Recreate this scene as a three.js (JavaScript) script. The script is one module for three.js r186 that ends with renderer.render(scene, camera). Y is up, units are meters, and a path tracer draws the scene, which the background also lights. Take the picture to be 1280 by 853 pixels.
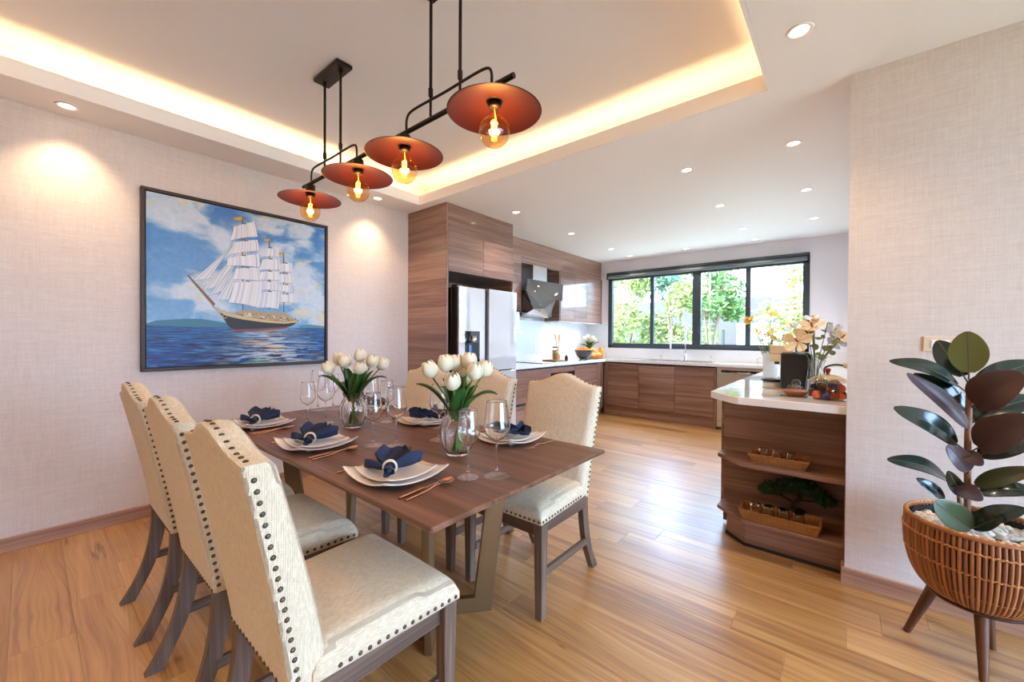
import * as THREE from 'three';
import { mergeGeometries, mergeVertices, toCreasedNormals } from 'three/addons/utils/BufferGeometryUtils.js';
import { RectAreaLightUniformsLib } from 'three/addons/lights/RectAreaLightUniformsLib.js';

// ------------------------------------------------------------------ camera, sky, sun, exposure
RectAreaLightUniformsLib.init();
const scene = new THREE.Scene();
const camera = new THREE.PerspectiveCamera(80.43, 1280 / 853, 0.05, 200);
camera.position.set(0, 1.28, 0);
camera.quaternion.setFromRotationMatrix(new THREE.Matrix4().makeBasis(
  new THREE.Vector3(0.76900059, 0.00561448, -0.63922342),
  new THREE.Vector3(-0.00985455, 0.99994672, -0.00307243),
  new THREE.Vector3(0.63917211, 0.00866196, 0.76901494)));
const renderer = new THREE.WebGLRenderer({ antialias: true });
renderer.toneMapping = THREE.LinearToneMapping;
renderer.toneMappingExposure = 1.63;
renderer.shadowMap.enabled = true;
scene.background = new THREE.Color().setRGB(0.6, 0.87, 1.32);
scene.backgroundIntensity = 11.5;
const sun = new THREE.DirectionalLight(new THREE.Color().setRGB(1, 0.93, 0.8), 7);
sun.position.set(-14, 20, 5); sun.target.position.set(0, 0, -8); sun.castShadow = true;
Object.assign(sun.shadow.camera, { left: -20, right: 20, top: 20, bottom: -20, near: 1, far: 60 });
scene.add(sun, sun.target);

// ------------------------------------------------------------------ helpers
function rng(s) { return () => { s |= 0; s = (s + 0x6d2b79f5) | 0; let t = Math.imul(s ^ (s >>> 15), 1 | s); t = (t + Math.imul(t ^ (t >>> 7), 61 | t)) ^ t; return ((t ^ (t >>> 14)) >>> 0) / 4294967296; }; }
const R0 = rng(7);
const V = (x, y, z) => new THREE.Vector3(x, y, z);
const { lerp, clamp, smoothstep } = THREE.MathUtils;
const PI = Math.PI;
const HASH = new Float32Array(65536); { const r = rng(99); for (let i = 0; i < 65536; i++) HASH[i] = r(); }
function vn(x, y) { const ix = Math.floor(x), iy = Math.floor(y); let fx = x - ix, fy = y - iy; fx = fx * fx * (3 - 2 * fx); fy = fy * fy * (3 - 2 * fy);
  const h = (a, b) => HASH[((a & 255) | ((b & 255) << 8)) & 65535]; const a = h(ix, iy), b = h(ix + 1, iy), c = h(ix, iy + 1), d = h(ix + 1, iy + 1);
  return a + (b - a) * fx + (c - a) * fy + (a - b - c + d) * fx * fy; }
function fbm(x, y, o = 4) { let s = 0, a = 0.5, n = 0; for (let i = 0; i < o; i++) { s += a * vn(x + i * 17.3, y + i * 9.1); n += a; a *= 0.5; x *= 2.03; y *= 2.03; } return s / n; }
function tex(w, h, fn, srgb = true, mirror = true) {
  const d = new Uint8Array(w * h * 4);
  for (let j = 0; j < h; j++) for (let i = 0; i < w; i++) { const c = fn(i / w, j / h), o = (j * w + i) * 4; d[o] = clamp(c[0], 0, 255); d[o + 1] = clamp(c[1], 0, 255); d[o + 2] = clamp(c[2], 0, 255); d[o + 3] = 255; }
  const t = new THREE.DataTexture(d, w, h); t.magFilter = THREE.LinearFilter; t.minFilter = THREE.LinearMipmapLinearFilter; t.generateMipmaps = true;
  t.wrapS = t.wrapT = mirror ? THREE.MirroredRepeatWrapping : THREE.RepeatWrapping; if (srgb) t.colorSpace = THREE.SRGBColorSpace; t.needsUpdate = true; return t;
}
function rep(t, sx, sy) { const c = t.clone(); c.repeat.set(1 / sx, 1 / sy); c.needsUpdate = true; return c; }   // texture that covers sx x sy metres
const hex = (h) => [(h >> 16) & 255, (h >> 8) & 255, h & 255];
const mixc = (a, b, t) => [a[0] + (b[0] - a[0]) * t, a[1] + (b[1] - a[1]) * t, a[2] + (b[2] - a[2]) * t];

const used = {};
function numbered(n) { if (!(n in used)) { used[n] = 0; return n; } used[n]++; return n + '_' + String(used[n]).padStart(3, '0'); }
function mesh(name, geo, mat, parent) { const m = new THREE.Mesh(geo, mat); m.name = parent ? name : numbered(name); m.castShadow = m.receiveShadow = true; (parent || scene).add(m); return m; }
function tag(o, label, category, group) { o.userData.label = label; o.userData.category = category; if (group) o.userData.group = group; return o; }
function thing(name, label, category, [x, y, z] = [0, 0, 0], turn = 0, group) { const o = new THREE.Group(); o.name = numbered(name); o.position.set(x, y, z); o.rotation.y = turn; scene.add(o); return tag(o, label, category, group); }
function struct(name, geo, mat) { const m = mesh(name, geo, mat); m.userData.kind = 'structure'; return m; }
function structGroup(name) { const o = new THREE.Group(); o.name = numbered(name); o.userData.kind = 'structure'; scene.add(o); return o; }
function dup(root, [x, y, z], turn, label, group) { const r = root.clone(); r.name = numbered(root.name.replace(/_\d{3}$/, '')); r.userData = { ...root.userData }; scene.add(r); r.position.set(x, y, z); r.rotation.set(0, turn, 0); if (label) r.userData.label = label; if (group) r.userData.group = group; return r; }

// geometry -----------------------------------------------------------
function fix(g) { for (const k of Object.keys(g.attributes)) if (!['position', 'normal', 'uv'].includes(k)) g.deleteAttribute(k); g.clearGroups(); return g.index ? g.toNonIndexed() : g; }
function merge(list) { return mergeGeometries(list.map(fix)); }
// metre uv with u running along the grain axis
function grainUV(g, grain = 'x', ou = 0, ov = 0) {
  const p = g.attributes.position, n = g.attributes.normal, uv = new Float32Array(p.count * 2), gi = 'xyz'.indexOf(grain), o = [0, 1, 2].filter((k) => k !== gi);
  for (let i = 0; i < p.count; i++) {
    const P = [p.getX(i), p.getY(i), p.getZ(i)], N = [Math.abs(n.getX(i)), Math.abs(n.getY(i)), Math.abs(n.getZ(i))];
    let u = P[gi], v; if (N[gi] > N[o[0]] && N[gi] > N[o[1]]) { u = P[o[0]]; v = P[o[1]]; } else v = N[o[0]] > N[o[1]] ? P[o[1]] : P[o[0]];
    uv[i * 2] = u + ou; uv[i * 2 + 1] = v + ov;
  }
  g.setAttribute('uv', new THREE.BufferAttribute(uv, 2)); return g;
}
function cbox(w, h, d, c = 0.002) {       // chamfered box of 44 triangles
  c = Math.min(c, w * 0.45, h * 0.45, d * 0.45);
  const H = [w / 2, h / 2, d / 2], pos = [], vert = (a, s) => [0, 1, 2].map((k) => s[k] * (k === a ? H[k] : H[k] - c));
  const tri = (a, b, q) => { const A = V(...a), B = V(...b), C = V(...q), n = B.clone().sub(A).cross(C.clone().sub(A)); if (n.dot(A.clone().add(B).add(C)) < 0) pos.push(...a, ...q, ...b); else pos.push(...a, ...b, ...q); };
  const quad = (a, b, q, e) => { tri(a, b, q); tri(a, q, e); };
  for (let a = 0; a < 3; a++) for (const s of [-1, 1]) { const b = (a + 1) % 3, q = (a + 2) % 3, m = (i, j) => { const t = [0, 0, 0]; t[a] = s; t[b] = i; t[q] = j; return vert(a, t); }; quad(m(-1, -1), m(1, -1), m(1, 1), m(-1, 1)); }
  for (let e = 0; e < 3; e++) { const a = (e + 1) % 3, b = (e + 2) % 3; for (const sa of [-1, 1]) for (const sb of [-1, 1]) { const m = (f, se) => { const t = [0, 0, 0]; t[e] = se; t[a] = sa; t[b] = sb; return vert(f, t); }; quad(m(a, -1), m(a, 1), m(b, 1), m(b, -1)); } }
  for (const x of [-1, 1]) for (const y of [-1, 1]) for (const z of [-1, 1]) tri(vert(0, [x, y, z]), vert(1, [x, y, z]), vert(2, [x, y, z]));
  const g = new THREE.BufferGeometry(); g.setAttribute('position', new THREE.BufferAttribute(new Float32Array(pos), 3)); g.computeVertexNormals(); return grainUV(g, 'x');
}
function bx(x0, x1, y0, y1, z0, z1, grain = 'x', c = 0.002, ou = 0, ov = 0) { const g = cbox(Math.abs(x1 - x0), Math.abs(y1 - y0), Math.abs(z1 - z0), c); g.translate((x0 + x1) / 2, (y0 + y1) / 2, (z0 + z1) / 2); return grainUV(g, grain, ou, ov); }
function rod(a, b, r0, r1 = r0, seg = 12) { const d = b.clone().sub(a), g = new THREE.CylinderGeometry(r1, r0, d.length(), seg, 1); g.applyQuaternion(new THREE.Quaternion().setFromUnitVectors(V(0, 1, 0), d.clone().normalize())); g.translate((a.x + b.x) / 2, (a.y + b.y) / 2, (a.z + b.z) / 2); return g; }
function tube(pts, r, seg = 32, rs = 8, closed = false) { return new THREE.TubeGeometry(new THREE.CatmullRomCurve3(pts, closed, 'centripetal'), seg, r, rs, closed); }
function lathe(pts, seg = 32) { const g = new THREE.LatheGeometry(pts.map(([r, y]) => new THREE.Vector2(Math.max(r, 1e-5), y)), seg); return g; }
function latheS(pts, seg = 32, n = 40) { const c = new THREE.SplineCurve(pts.map(([r, y]) => new THREE.Vector2(r, y))); return lathe(c.getPoints(n).map((p) => [p.x, p.y]), seg); }
// an extruded outline, bevelled; shape in x,y, depth along z centred on 0
function plate(pts, depth, bevel = 0, holes = []) { const s = new THREE.Shape(pts.map(([x, y]) => new THREE.Vector2(x, y))); for (const h of holes) s.holes.push(new THREE.Path(h.map(([x, y]) => new THREE.Vector2(x, y)))); const g = new THREE.ExtrudeGeometry(s, { depth: depth - 2 * bevel, bevelEnabled: bevel > 0, bevelSize: bevel, bevelThickness: bevel, bevelOffset: -bevel, bevelSegments: 1, curveSegments: 12 }); g.translate(0, 0, -depth / 2 + bevel); return g; }
// a thin closed shell over a surface fn(u,v) in [0,1]^2
function shell(fn, nu, nv, th) {
  const top = [], N = (nu + 1) * (nv + 1), P = (i, j) => fn(i / nu, j / nv), e = 1e-3;
  const nor = (u, v) => { const a = fn(clamp(u + e, 0, 1), v).sub(fn(clamp(u - e, 0, 1), v)), b = fn(u, clamp(v + e, 0, 1)).sub(fn(u, clamp(v - e, 0, 1))); const n = a.cross(b); const l = n.length(); return l > 1e-12 ? n.divideScalar(l) : V(0, 1, 0); };
  const pos = [], uv = [], idx = [], half = typeof th === 'function' ? th : () => th / 2;
  for (const s of [1, -1]) for (let i = 0; i <= nu; i++) for (let j = 0; j <= nv; j++) { const u = i / nu, v = j / nv, p = fn(u, v).addScaledVector(nor(u, v), s * half(u, v)); pos.push(p.x, p.y, p.z); uv.push(u, v); }
  const id = (s, i, j) => s * N + i * (nv + 1) + j;
  for (let i = 0; i < nu; i++) for (let j = 0; j < nv; j++) { idx.push(id(0, i, j), id(0, i + 1, j), id(0, i + 1, j + 1), id(0, i, j), id(0, i + 1, j + 1), id(0, i, j + 1)); idx.push(id(1, i, j), id(1, i + 1, j + 1), id(1, i + 1, j), id(1, i, j), id(1, i, j + 1), id(1, i + 1, j + 1)); }
  const strip = (f, n) => { for (let k = 0; k < n; k++) { const [a, b] = f(k), [c, d] = f(k + 1); idx.push(a, b, d, a, d, c); } };
  strip((k) => [id(0, k, 0), id(1, k, 0)], nu); strip((k) => [id(1, k, nv), id(0, k, nv)], nu); strip((k) => [id(1, 0, k), id(0, 0, k)], nv); strip((k) => [id(0, nu, k), id(1, nu, k)], nv);
  const g = new THREE.BufferGeometry(); g.setAttribute('position', new THREE.BufferAttribute(new Float32Array(pos), 3)); g.setAttribute('uv', new THREE.BufferAttribute(new Float32Array(uv), 2)); g.setIndex(idx); g.computeVertexNormals(); return g;
}
// a stuffed slab: x = u*halfW, from a lower to an upper border, between a rear and a front face; edges rounded by R
function cushion({ halfW, y0, y1, front, rear, R, Rr, nu = 26, nv = 30 }) {
  const sp = (n) => { const a = []; for (let i = 0; i <= n; i++) { const t = i / n * 2 - 1; a.push(Math.sign(t) * (1 - Math.pow(1 - Math.abs(t), 1.7))); } return a; };
  const us = sp(nu), vs = sp(nv).map((t) => (t + 1) / 2), pos = [], uv = [], idx = [], cols = us.length, rows = vs.length, N = cols * rows;
  for (const side of [0, 1]) for (const v of vs) for (const u of us) {
    const y = lerp(y0(u), y1(u), v), x = u * halfW(v), eu = (1 - Math.abs(u)) * halfW(v), ev = Math.min(v, 1 - v) * (y1(u) - y0(u)), r = side ? Rr : R;
    const drop = (e) => (e < r ? r * (1 - Math.sqrt(Math.max(0, 1 - (1 - e / r) ** 2))) : 0), q = Math.min(r, Math.hypot(drop(eu), drop(ev)));
    const d = side ? rear(u, v, y) + q : front(u, v, y) - q; pos.push(x, y, d); uv.push(x, y);
  }
  const id = (s, j, i) => s * N + j * cols + i;
  for (let j = 0; j < rows - 1; j++) for (let i = 0; i < cols - 1; i++) { idx.push(id(0, j, i), id(0, j, i + 1), id(0, j + 1, i + 1), id(0, j, i), id(0, j + 1, i + 1), id(0, j + 1, i)); idx.push(id(1, j, i), id(1, j + 1, i + 1), id(1, j, i + 1), id(1, j, i), id(1, j + 1, i), id(1, j + 1, i + 1)); }
  const ring = []; for (let i = 0; i < cols; i++) ring.push([0, i]); for (let j = 1; j < rows; j++) ring.push([j, cols - 1]); for (let i = cols - 2; i >= 0; i--) ring.push([rows - 1, i]); for (let j = rows - 2; j > 0; j--) ring.push([j, 0]);
  for (let k = 0; k < ring.length; k++) { const [a, b] = ring[k], [c, d] = ring[(k + 1) % ring.length]; idx.push(id(1, a, b), id(1, c, d), id(0, c, d), id(1, a, b), id(0, c, d), id(0, a, b)); }
  let g = new THREE.BufferGeometry(); g.setAttribute('position', new THREE.BufferAttribute(new Float32Array(pos), 3)); g.setAttribute('uv', new THREE.BufferAttribute(new Float32Array(uv), 2)); g.setIndex(idx);
  g = toCreasedNormals(g, 0.9); return grainUV(g, 'y');
}
const xf = (g, m) => { g.applyMatrix4(m); return g; };
const at = (g, x, y, z) => g.translate(x, y, z);
const I4 = () => new THREE.Matrix4();

// ------------------------------------------------------------------ materials
const std = (o) => new THREE.MeshPhysicalMaterial(o);
function woodTex(w, h, mw, mh, dark, mid, light, { streak = 24, fine = 200, crack = 0, ring = 0.25, seed = 0, soft = 1 }) {
  return tex(w, h, (uu, vv) => {
    const u = uu * mw + seed, v = vv * mh + seed * 1.7, wv = v + 0.05 * (fbm(u * 0.9, v * 2.2, 3) - 0.5) * soft;
    const a = fbm(u * 1.1, wv * streak, 4), b = fbm(u * 4, wv * fine, 3), c = fbm(u * 0.6 + 30, wv * streak * 0.3, 3);
    const rg = 0.5 + 0.5 * Math.sin((wv * streak * 1.2 + 2.5 * fbm(u * 0.8, v * 3, 3)) * 6.283);
    let t = 0.5 + (a - 0.5) * 1.15 + (b - 0.5) * 0.75 + (c - 0.5) * 0.7 + (rg - 0.5) * ring;
    let col = t < 0.5 ? mixc(dark, mid, clamp(t * 2, 0, 1)) : mixc(mid, light, clamp(t * 2 - 1, 0, 1));
    if (crack) { const k = Math.abs(fbm(u * 0.8 + 50, wv * 24, 3) - 0.5), m = smoothstep(fbm(u * 1.6 + 9, v * 5 + 4, 3), 0.56, 0.74); col = mixc(col, mixc(dark, [40, 22, 12], 0.35), clamp((1 - k / 0.016) * m * crack, 0, 0.8)); }
    return col;
  });
}
const oakT = woodTex(2048, 1024, 2.4, 1.2, hex(0x92643a), hex(0xbf8d52), hex(0xd6a86e), { streak: 15, fine: 130, crack: 1, ring: 0.12, seed: 3, soft: 2.2 });
const oakB = tex(512, 512, (u, v) => { const n = 128 + 120 * (fbm(u * 12, v * 220, 3) - 0.5); return [n, n, n]; }, false);
const oakMats = [[1, 1, 1], [0.9, 0.89, 0.87], [1.06, 1.04, 1.0], [0.96, 0.93, 0.88], [0.84, 0.82, 0.8]].map((c) => std({ map: rep(oakT, 2.4, 1.2), color: new THREE.Color().setRGB(...c.map((x) => Math.min(1, x * 0.95))), roughness: 0.32, clearcoat: 0.8, clearcoatRoughness: 0.3, bumpMap: rep(oakB, 1.2, 0.6), bumpScale: 0.0003, name: 'oak_plank' }));
const walT = woodTex(1024, 1024, 2.4, 1.2, hex(0x70503f), hex(0x8d6755), hex(0xa6806e), { streak: 30, fine: 210, ring: 0.12, seed: 11 });
const walnut = std({ map: rep(walT, 2.4, 1.2), roughness: 0.3, clearcoat: 0.8, clearcoatRoughness: 0.07, name: 'walnut_laminate' });
const walnutSatin = std({ map: rep(walT, 2.4, 1.2), roughness: 0.42, name: 'walnut_satin' });
const tabT = woodTex(1024, 1024, 2.2, 1.1, hex(0x52382a), hex(0x724e3b), hex(0x8b6352), { streak: 30, fine: 230, ring: 0.12, seed: 23 });
const tableWood = std({ map: rep(tabT, 2.2, 1.1), roughness: 0.34, name: 'table_walnut' });
const legT = woodTex(512, 512, 0.9, 0.45, hex(0x47382d), hex(0x675345), hex(0x857060), { streak: 45, fine: 320, ring: 0.2, seed: 31 });
const chairWood = std({ map: rep(legT, 0.9, 0.45), roughness: 0.5, name: 'weathered_chair_wood' });
const baseT = woodTex(512, 256, 2.4, 0.6, hex(0x946a54), hex(0xb08468), hex(0xc49a80), { streak: 40, fine: 200, ring: 0.1, seed: 47 });
const baseWood = std({ map: rep(baseT, 2.4, 0.6), roughness: 0.45, name: 'skirting_wood' });
const weave = tex(512, 512, (u, v) => { const a = fbm(u * 10, v * 340, 2), b = fbm(u * 340, v * 10, 2), c = fbm(u * 60, v * 60, 2), t = 0.5 + (a - 0.5) * 0.5 + (b - 0.5) * 0.7 + (c - 0.5) * 0.25; return mixc(hex(0xccbdb2), hex(0xe2d5ca), t); });
const weaveB = tex(512, 512, (u, v) => { const t = 128 + 110 * (fbm(u * 10, v * 340, 2) - 0.5) + 110 * (fbm(u * 340, v * 10, 2) - 0.5); return [t, t, t]; }, false);
const wallpaper = std({ map: rep(weave, 0.8, 0.8), bumpMap: rep(weaveB, 0.8, 0.8), bumpScale: 0.0006, roughness: 0.85, name: 'woven_wallpaper' });
const paint = std({ color: 0xf0ece8, roughness: 0.9, name: 'white_paint' });
const kitchenPaint = std({ color: 0xe9e4e4, roughness: 0.8, name: 'kitchen_wall_paint' });
const fabT = tex(512, 512, (u, v) => { const X = u * 80, Y = v * 80, f = (Math.floor(Y) % 2) * 0.5, w = Math.abs(Math.sin((X + f) * PI)) * 0.5 + Math.abs(Math.sin(Y * PI)) * 0.5, n = fbm(u * 40, v * 160, 3); return mixc(hex(0xbaa685), hex(0xeadcc0), clamp(0.25 + 0.45 * w + 0.75 * (n - 0.35), 0, 1)); });
const fabB = tex(512, 512, (u, v) => { const X = u * 80, Y = v * 80, f = (Math.floor(Y) % 2) * 0.5, w = 255 * (Math.abs(Math.sin((X + f) * PI)) * 0.5 + Math.abs(Math.sin(Y * PI)) * 0.5); return [w, w, w]; }, false);
const linen = std({ map: rep(fabT, 0.4, 0.4), bumpMap: rep(fabB, 0.4, 0.4), bumpScale: 0.0012, roughness: 0.92, sheen: 0.3, sheenColor: new THREE.Color(0xfff0d8), sheenRoughness: 0.6, name: 'cream_linen' });
const blackMetal = std({ color: 0x2a2624, roughness: 0.42, metalness: 0.6, name: 'black_metal' });
const gunmetal = std({ color: 0x554c42, roughness: 0.4, metalness: 0.7, name: 'nail_metal' });
const bronze = std({ color: 0x8a7050, roughness: 0.42, metalness: 0.85, name: 'brushed_bronze' });
const chrome = std({ color: 0xd8dadd, roughness: 0.08, metalness: 1, name: 'chrome' });
const steel = std({ color: 0xc7c2bc, roughness: 0.3, metalness: 0.9, name: 'brushed_steel' });
const copper = std({ color: 0xc79a86, roughness: 0.25, metalness: 1, name: 'copper' });
const porcelain = std({ color: 0xece4d8, roughness: 0.12, clearcoat: 0.5, clearcoatRoughness: 0.05, name: 'ivory_porcelain' });
const thinGlass = std({ color: 0xffffff, transmission: 1, thickness: 0, roughness: 0, ior: 1.5, name: 'thin_glass' });
const solidGlass = std({ color: 0xffffff, transmission: 1, thickness: 0.01, roughness: 0, ior: 1.5, name: 'solid_glass' });
const navy = std({ color: 0x222e48, roughness: 0.85, sheen: 0.4, sheenColor: new THREE.Color(0x5a6c90), sheenRoughness: 0.5, name: 'navy_cloth' });
const blackGloss = std({ color: 0x0c0c0e, roughness: 0.04, clearcoat: 1, clearcoatRoughness: 0.02, name: 'black_glass' });
const blackPlastic = std({ color: 0x1a1a1c, roughness: 0.45, name: 'black_plastic' });
const white = std({ color: 0xf2f1ee, roughness: 0.35, name: 'white_plastic' });
const marT = tex(1024, 1024, (u, v) => { const k = Math.abs(fbm(u * 2.2 + 1.2 * fbm(u * 3, v * 3, 3), v * 3.1 + 1.5 * fbm(u * 2 + 7, v * 2, 3), 4) - 0.5), m = clamp(1 - k / 0.012, 0, 1) * smoothstep(fbm(u * 3 + 20, v * 3, 2), 0.4, 0.6); return mixc(hex(0xefece9), hex(0xb9b0a6), m * 0.75 + 0.12 * fbm(u * 6, v * 6, 3)); });
const marble = std({ map: rep(marT, 1.4, 1.4), roughness: 0.07, clearcoat: 0.6, clearcoatRoughness: 0.03, name: 'white_marble' });
const tileWhite = std({ color: 0xdcdfe0, roughness: 0.22, clearcoat: 0.15, clearcoatRoughness: 0.1, name: 'glossy_white_panel' });
const recess = std({ color: 0x15161a, roughness: 0.6, name: 'black_channel' });

// ------------------------------------------------------------------ the room shell
const XL = -3.8, XR = 3.4, ZB = 3.2, ZK = -2.75, ZW = -6.793, XK = 0.03, HC = 2.66, HU = 2.91;
// floor: planks run along x, each its own mesh
{
  const floor = struct('floor', bx(XL - 0.15, XR + 0.15, -0.14, -0.012, ZW - 0.15, ZB + 0.15, 'x', 0), std({ color: 0x5a4632, roughness: 0.9, name: 'subfloor' }));
  const W = 0.185, L = 1.22, r = rng(41), rest = [];
  let row = 0;
  for (let z = ZW; z < ZB; z += W, row++) {
    let x = XL - r() * L;
    for (; x < XR; x += L) {
      const x0 = Math.max(x, XL) + 0.0003, x1 = Math.min(x + L, XR) - 0.0003; if (x1 - x0 < 0.03) continue;
      if (z + W < -2.6 && x0 > XK + 0.1) continue;
      const z0 = z + 0.0003, z1 = Math.min(z + W, ZB) - 0.0003, g = bx(x0, x1, -0.012, 0, z0, z1, 'x', 0.0007, r() * 40, r() * 40);
      const m = oakMats[Math.floor(r() * 5)];
      if (x0 > 1.5 || z > 0.55 || z < -6.45) rest.push(g); else mesh('plank', g, m, floor);
    }
  }
  const o = mesh('outer_planks', merge(rest), oakMats[0], floor); o.userData.kind = 'stuff';
}
// walls with thickness
function wallBox(x0, x1, y0, y1, z0, z1, grain) { return bx(x0, x1, y0, y1, z0, z1, grain, 0); }
struct('wall_left', wallBox(XL - 0.16, XL, -0.1, 3.1, ZW - 0.16, ZB + 0.16, 'y'), wallpaper);
struct('wall_right', merge([wallBox(0.0, XR + 0.16, -0.1, HC + 0.03, ZK - 0.12, ZK, 'y')]), wallpaper);
// kitchen side wall with a window of its own (mirrored in the refrigerator door)
struct('wall_kitchen_side', merge([wallBox(XK, XK + 0.14, -0.1, HC + 0.03, -3.7, ZK - 0.12, 'y'), wallBox(XK, XK + 0.14, -0.1, 1.12, -6.0, -3.7, 'y'), wallBox(XK, XK + 0.14, 2.4, HC + 0.03, -6.0, -3.7, 'y'), wallBox(XK, XK + 0.14, -0.1, HC + 0.03, ZW - 0.16, -6.0, 'y')]), kitchenPaint);
const WX0 = -3.36, WX1 = -0.4, WY0 = 1.105, WY1 = 2.45;
struct('wall_window', merge([wallBox(XL, WX0, -0.1, HC + 0.03, ZW - 0.16, ZW, 'y'), wallBox(WX1, XK + 0.14, -0.1, HC + 0.03, ZW - 0.16, ZW, 'y'), wallBox(WX0, WX1, -0.1, WY0, ZW - 0.16, ZW, 'y'), wallBox(WX0, WX1, WY1, HC + 0.03, ZW - 0.16, ZW, 'y')]), kitchenPaint);
const BY1 = 2.45, SZ0 = -2.6, SZ1 = 0.3;
struct('wall_back', wallBox(XL, XR + 0.16, -0.1, 3.1, ZB, ZB + 0.16, 'y'), wallpaper);
struct('wall_side', merge([wallBox(XR, XR + 0.16, -0.1, 3.1, ZK - 0.12, SZ0, 'y'), wallBox(XR, XR + 0.16, -0.1, 3.1, SZ1, ZB + 0.16, 'y'), wallBox(XR, XR + 0.16, BY1, 3.1, SZ0, SZ1, 'y')]), wallpaper);
// ceilings: the lower one with a rectangular opening, the tray above it, the lip that hides the strip lights
const CX0 = -3.454, CX1 = -0.3545, CZ0 = -2.633, CZ1 = 0.36, CB = 0.2;
struct('ceiling', merge([wallBox(XL, CX0 - 0.02, HC, HC + 0.03, CZ0 - 0.02, CZ1 + 0.02), wallBox(XL, XK + 0.14, HC, HC + 0.03, ZW, CZ0 - 0.02), wallBox(XK + 0.14, XR, HC, HC + 0.03, ZK - 0.12, CZ0 - 0.02), wallBox(CX1 + 0.02, XR, HC, HC + 0.03, CZ0 - 0.02, CZ1 + 0.02), wallBox(XL, XR, HC, HC + 0.03, CZ1 + 0.02, ZB)]), paint);
struct('ceiling_tray', merge([wallBox(CX0 - CB, CX1 + CB, HU, HU + 0.05, CZ0 - CB, CZ1 + CB), wallBox(CX0 - CB - 0.03, CX0 - CB, HC + 0.03, HU, CZ0 - CB, CZ1 + CB), wallBox(CX1 + CB, CX1 + CB + 0.03, HC + 0.03, HU, CZ0 - CB, CZ1 + CB), wallBox(CX0 - CB, CX1 + CB, HC + 0.03, HU, CZ0 - CB - 0.03, CZ0 - CB), wallBox(CX0 - CB, CX1 + CB, HC + 0.03, HU, CZ1 + CB, CZ1 + CB + 0.03)]), paint);
struct('ceiling_lip', merge([bx(CX0 - 0.02, CX0, HC, HC + 0.1, CZ0, CZ1, 'x', 0.002), bx(CX1, CX1 + 0.02, HC, HC + 0.1, CZ0, CZ1, 'x', 0.002), bx(CX0 - 0.02, CX1 + 0.02, HC, HC + 0.1, CZ0 - 0.02, CZ0, 'x', 0.002), bx(CX0 - 0.02, CX1 + 0.02, HC, HC + 0.1, CZ1, CZ1 + 0.02, 'x', 0.002)]), paint);
struct('roof', wallBox(XL - 0.3, XR + 0.3, 3.1, 3.2, ZW - 0.3, ZB + 0.3), paint);
struct('wall_above_kitchen', merge([wallBox(XL, XR, HC + 0.03, 3.1, ZW - 0.16, ZW - 0.02), wallBox(XR - 0.02, XR, HC + 0.03, 3.1, ZW, ZK)]), kitchenPaint);
// baseboards
struct('baseboard_left', bx(XL, XL + 0.016, 0, 0.085, ZK, ZB, 'z', 0.003), baseWood);
struct('baseboard_right', merge([bx(-0.016, XR, 0, 0.085, ZK, ZK + 0.016, 'x', 0.003), bx(-0.016, 0, 0, 0.085, ZK - 0.07, ZK, 'z', 0.003)]), baseWood);

// strip lights hidden in the tray
const WARM = new THREE.Color().setRGB(1, 0.68, 0.36);
const ledMat = new THREE.MeshStandardMaterial({ color: 0xfff0d8, emissive: WARM, emissiveIntensity: 4, roughness: 0.6, name: 'led_strip' });
const COVE = 9;
for (const [x, z, w, d, lab] of [[CX0 - 0.06, (CZ0 + CZ1) / 2, 0.03, CZ1 - CZ0, 'warm strip light hidden behind ceiling lip along painting wall'], [CX1 + 0.06, (CZ0 + CZ1) / 2, 0.03, CZ1 - CZ0, 'warm strip light hidden behind ceiling lip on peninsula side'], [(CX0 + CX1) / 2, CZ0 - 0.06, CX1 - CX0, 0.03, 'warm strip light hidden behind ceiling lip on kitchen side'], [(CX0 + CX1) / 2, CZ1 + 0.06, CX1 - CX0, 0.03, 'warm strip light hidden behind ceiling lip opposite the kitchen']]) {
  tag(mesh('led_strip_light', bx(x - w / 2, x + w / 2, HC + 0.03, HC + 0.04, z - d / 2, z + d / 2, 'x', 0.001), ledMat), lab, 'strip light', 'strip lights in the ceiling tray');
  const l = new THREE.RectAreaLight(WARM, COVE, w, d); l.position.set(x, HC + 0.045, z); l.rotation.x = PI / 2; l.name = 'led_strip_light'; scene.add(l);
}

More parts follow.
